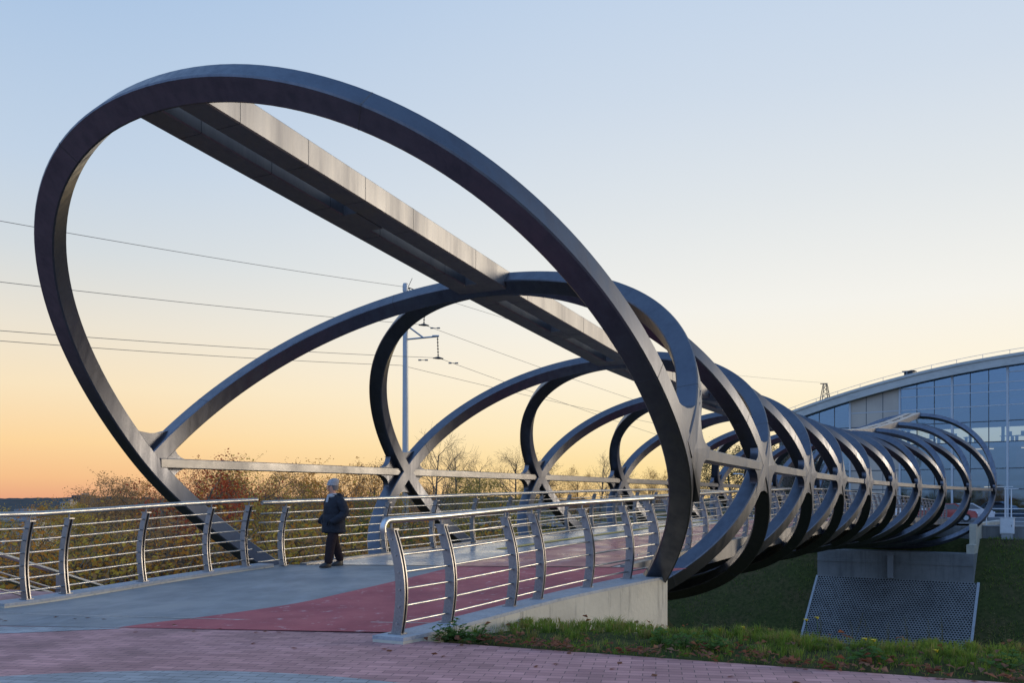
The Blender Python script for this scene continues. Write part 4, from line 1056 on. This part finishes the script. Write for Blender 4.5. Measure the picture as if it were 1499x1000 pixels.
# ------------------------------------------------------------------ parked cars on the far side
def car(x, Y, z, rz, paint, label):
    o = thing('parked_car', label, 'car', (at(x, Y), Y, z), rz, 'cars parked beyond the bridge')
    prof = [(-2.1,.35),(-2.15,.62),(-2.05,.86),(-1.55,.92),(-.95,1.40),(.55,1.44),(1.35,.95),(1.95,.84),(2.12,.6),(2.1,.33)]
    m = MB(); secs = []
    for yy, s_ in ((-.82,.97),(-.74,1),(.74,1),(.82,.97)):
        secs.append([(px_ * (1 if abs(yy) < .8 else .985), yy * (1 - .16 * max(0, (pz_ - .9) / .55)), .33 + (pz_ - .33) * (1 if abs(yy) < .8 else .985)) for px_, pz_ in prof])
    m.sweep(secs); m.build('body', paint, o, ang=.5)
    for yy in (-1, 1):
        m = MB(); m.add([(a, yy * b, c) for a, b, c in ((-1.25,.812,.95),(1.1,.812,.97),(.5,.735,1.36),(-.85,.735,1.34))], [(0, 1, 2, 3)]); m.build('window', M['carglass'], o)
    for pts_ in (((-1.52,.93),(-1.0,1.37)), ((1.33,.97),(.60,1.42))):
        sgn = -1 if pts_[0][0] < 0 else 1
        m = MB(); m.add([(pts_[0][0] + sgn*.015, -.70, pts_[0][1]), (pts_[0][0] + sgn*.015, .70, pts_[0][1]), (pts_[1][0] + sgn*.015, .62, pts_[1][1]), (pts_[1][0] + sgn*.015, -.62, pts_[1][1])], [(0, 1, 2, 3)]); m.build('windscreen', M['carglass'], o)
    for wx in (-1.32, 1.32):
        for wy in (-.76, .76):
            m = MB(); m.tube([(wx, wy - .1, .32), (wx, wy + .1, .32)], .32, 18); t_ = m.build('wheel', M['black'], o, ang=.6)
            m = MB(); m.tube([(wx, wy - .11, .32), (wx, wy + .11, .32)], .19, 14); m.build('rim', M['galv'], t_, ang=.6)
    for wy in (-.6, .6):
        m = MB(); m.box((2.10, wy, .68), (.06, .3, .13)); m.build('headlight', M['white'], o, bevel=.02)
        m = MB(); m.box((-2.11, wy, .75), (.06, .26, .14)); m.build('tail_light', LF['red'], o, bevel=.02)
paint = lambda n_, c: mat(n_, c, .3, .2, coat=.6, n1=(3, tuple(v * .85 for v in c), .5))
car(1131, 78, ground(at(1131, 78), 78) + .03, .5, paint('blue_paint', (.06,.16,.38)), 'light blue parked car seen through the bridge railing in the second bay')
car(1388, 72, -.5, -.5, paint('red_paint', (.30,.04,.035)), 'red parked car seen between the far rings')
car(1414, 75, -.5, -.45, paint('silver_paint', (.45,.46,.48)), 'silver parked car seen between the last two rings')
car(1330, 80, -.5, -.6, paint('white_paint', (.6,.6,.6)), 'white parked car seen low between the middle rings')

# ------------------------------------------------------------------ lamp posts right of the last ring
for x, Y, yt, lab in ((1472, 62, 713, 'slim white lamp post with short top bar right of the last ring'), (1481, 66, 716, 'second slim white lamp post farther right of the last ring')):
    o = thing('lamp_post', lab, 'lamp post', (at(x, Y), Y, -.5), radians(-33)); h = vz(yt, Y) + .5
    m = MB(); m.tube([(0, 0, 0), (0, 0, h)], [.05, .035], 8); m.build('pole', M['white'], o, ang=.9)
    m = MB(); m.box((0, 0, h), (.95, .10, .05)); m.build('lamp_head', M['white'], o, bevel=.01)
    m = MB(); m.box((0, 0, .1), (.24, .24, .2)); m.build('base', M['kerb'], o)
# far low fence along the road on the left
o = thing('road_fence', 'low pale blue metal fence along the far road seen below the left side rail', 'fence', pos(52.3, -34, -1.1)); O = Vector(o.location)
for z in (.45, .95):
    m = MB(); m.tube([pos(52.3, l, -1.1 + z) - O for l in range(-64, -6, 4)], .03, 5); m.build('rail', M['white'], o)
for i in range(20):
    m = MB(); m.box((0, 0, .5), (.07, .07, 1.0)); b = m.build('post', M['white'], o); b.location = pos(52.3, -7 - 3 * i, -1.1) - O
# street light seen through the right rings
o = thing('street_lamp', 'curved pale street lamp seen through the right side rings before dark trees', 'street lamp', (at(1091, 76), 76, ground(at(1091, 76), 76)))
zt_ = vz(694, 76) - ground(at(1091, 76), 76)
m = MB(); m.tube([(0, 0, 0), (0, 0, zt_ - .5), (-.15, 0, zt_ - .05), (-.5, 0, zt_)], .06, 8); m.build('pole', M['galv'], o, ang=.9)
m = MB(); m.box((-.7, 0, zt_), (.55, .2, .1)); m.build('lamp_head', M['white'], o, bevel=.03)

# ------------------------------------------------------------------ buildings on the low plain to the left
def block(x, Y, ytop, wpx, dep_, rz, wallm, label, floors, bays, base=None):
    X = at(x, Y); g = ground(X, Y) if base is None else base; h = vz(ytop, Y) - g; wd = wpx * Y / F
    o = thing('apartment_block', label, 'building', (X, Y, g), rz, 'distant buildings on the left')
    m = MB(); m.box((0, 0, h / 2), (wd, dep_, h)); m.build('wall', wallm, o)
    m = MB(); m.box((0, 0, h + .15), (wd + .5, dep_ + .5, .3)); m.box((wd * .2, 0, h + .9), (wd * .2, dep_ * .4, 1.3)); m.build('roof', M['slab'], o)
    fh = min(3.0, h / floors)
    for f_ in range(floors):
        for b_ in range(bays):
            m = MB(); m.box((0, 0, 0), (wd / bays * .42, .12, fh * .5)); w_ = m.build('window', M['carglass'], o); w_.location = ((b_ + .5) / bays * wd - wd / 2, -dep_ / 2 - .02, h - fh * (f_ + .55))
M['render_white'] = mat('pale_render', (.42,.41,.38), .9, n1=(.3, (.34,.33,.31), .7)); M['render_grey'] = mat('grey_render', (.10,.09,.09), .9, n1=(.3, (.13,.115,.11), .7))
block(18, 120, 763, 95, 12, .25, M['render_white'], 'pale apartment block low behind the trees at the left photo edge', 3, 7)
block(101, 520, 735, 14, 14, .2, M['render_white'], 'small distant white block standing before the wooded hills', 4, 4)
block(123, 640, 726, 15, 16, -.2, M['render_grey'], 'dark distant tower block breaking the horizon left of the red tree', 6, 4)
block(176, 200, 760, 26, 12, .3, M['render_white'], 'pale house front glimpsed between the yellow and dark red trees', 3, 4)

# ------------------------------------------------------------------ world, sun, camera
w = bpy.data.worlds.new('World'); sc.world = w; w.use_nodes = True; nt = w.node_tree; N = nt.nodes; L = nt.links
bg = N['Background']; tc = N.new('ShaderNodeTexCoord'); sx = N.new('ShaderNodeSeparateXYZ'); L.new(tc.outputs['Generated'], sx.inputs[0])
def lin(c): return tuple(((v / 255) / 12.92 if v <= 10 else ((v / 255 + .055) / 1.055) ** 2.4) for v in c)
def ramp(stops):
    r = N.new('ShaderNodeValToRGB'); r.color_ramp.interpolation = 'EASE' if False else 'LINEAR'
    el = r.color_ramp.elements
    for i, (p, c) in enumerate(stops):
        e = el[i] if i < 2 else el.new(p)
        e.position = p; e.color = (*lin(c), 1)
    L.new(sx.outputs[2], r.inputs[0]); return r.outputs[0]
LEFT = ramp([(0, (234,168,130)), (.02, (246,192,140)), (.055, (253,214,158)), (.11, (249,228,192)), (.17, (235,227,211)), (.24, (212,219,223)), (.32, (194,211,230)), (.47, (168,195,227)), (.8, (118,156,208)), (1, (102,144,200))])
SUNW = ramp([(0, (255,218,146)), (.03, (255,227,162)), (.07, (255,238,196)), (.13, (254,244,222)), (.20, (245,243,236)), (.30, (226,231,234)), (.40, (208,220,234)), (.50, (194,212,234)), (.8, (130,166,212)), (1, (102,144,200))])
ANTI = ramp([(0, (106,112,122)), (.05, (116,126,142)), (.14, (114,131,158)), (.25, (108,132,168)), (.5, (104,132,174)), (1, (102,136,184))])
saz = radians(36)
# azimuth factor: dot of horizontal direction with sun azimuth
vm = N.new('ShaderNodeVectorMath'); vm.operation = 'MULTIPLY'; vm.inputs[1].default_value = (1, 1, 0); L.new(tc.outputs['Generated'], vm.inputs[0])
vn = N.new('ShaderNodeVectorMath'); vn.operation = 'NORMALIZE'; L.new(vm.outputs[0], vn.inputs[0])
vd = N.new('ShaderNodeVectorMath'); vd.operation = 'DOT_PRODUCT'; vd.inputs[1].default_value = (sin(saz), cos(saz), 0); L.new(vn.outputs[0], vd.inputs[0])
def mrange(a, b):
    r = N.new('ShaderNodeMapRange'); r.interpolation_type = 'SMOOTHSTEP'; r.inputs[1].default_value = a; r.inputs[2].default_value = b; L.new(vd.outputs['Value'], r.inputs[0]); return r.outputs[0]
def mixc(f, a, b):
    x = N.new('ShaderNodeMix'); x.data_type = 'RGBA'; L.new(f, x.inputs[0]); L.new(a, x.inputs[6]); L.new(b, x.inputs[7]); return x.outputs[2]
def boost(c, k):
    v = N.new('ShaderNodeVectorMath'); v.operation = 'SCALE'; v.inputs[3].default_value = k; L.new(c, v.inputs[0]); return v.outputs[0]
c1 = mixc(mrange(.40, 1.0), LEFT, SUNW)
c2 = mixc(mrange(-.55, .42), boost(ANTI, 3.1), c1)
# below the horizon: dull land colour
gr = N.new('ShaderNodeMapRange'); gr.inputs[1].default_value = -.03; gr.inputs[2].default_value = 0; L.new(sx.outputs[2], gr.inputs[0])
x = N.new('ShaderNodeMix'); x.data_type = 'RGBA'; L.new(gr.outputs[0], x.inputs[0]); x.inputs[6].default_value = (.06, .055, .05, 1); L.new(c2, x.inputs[7])
L.new(x.outputs[2], bg.inputs[0]); bg.inputs[1].default_value = 1.0
sl = bpy.data.lights.new('sun', 'SUN'); sl.energy = 2.0; sl.angle = radians(22); sl.color = (1, .83, .62)
so = bpy.data.objects.new('sun', sl); link(so)
sa, se = radians(74), radians(6)
dv = Vector((-sin(sa) * cos(se), -cos(sa) * cos(se), -sin(se)))
so.rotation_euler = dv.to_track_quat('-Z', 'Y').to_euler(); so.location = (40, 20, 30)
cam = bpy.data.cameras.new('camera'); co = bpy.data.objects.new('camera', cam); link(co)
co.location = (0, 0, E); co.rotation_euler = (radians(90), 0, 0)
cam.sensor_width = 36; cam.lens = 36 * F / 1499; cam.shift_y = (HY - 500) / 1499; cam.clip_end = 12000; cam.clip_start = .1
sc.camera = co
sc.view_settings.view_transform = 'Standard'; sc.view_settings.look = 'None'; sc.view_settings.exposure = 0; sc.view_settings.gamma = 1
sc.cycles.max_bounces = 8; sc.cycles.transparent_max_bounces = 24
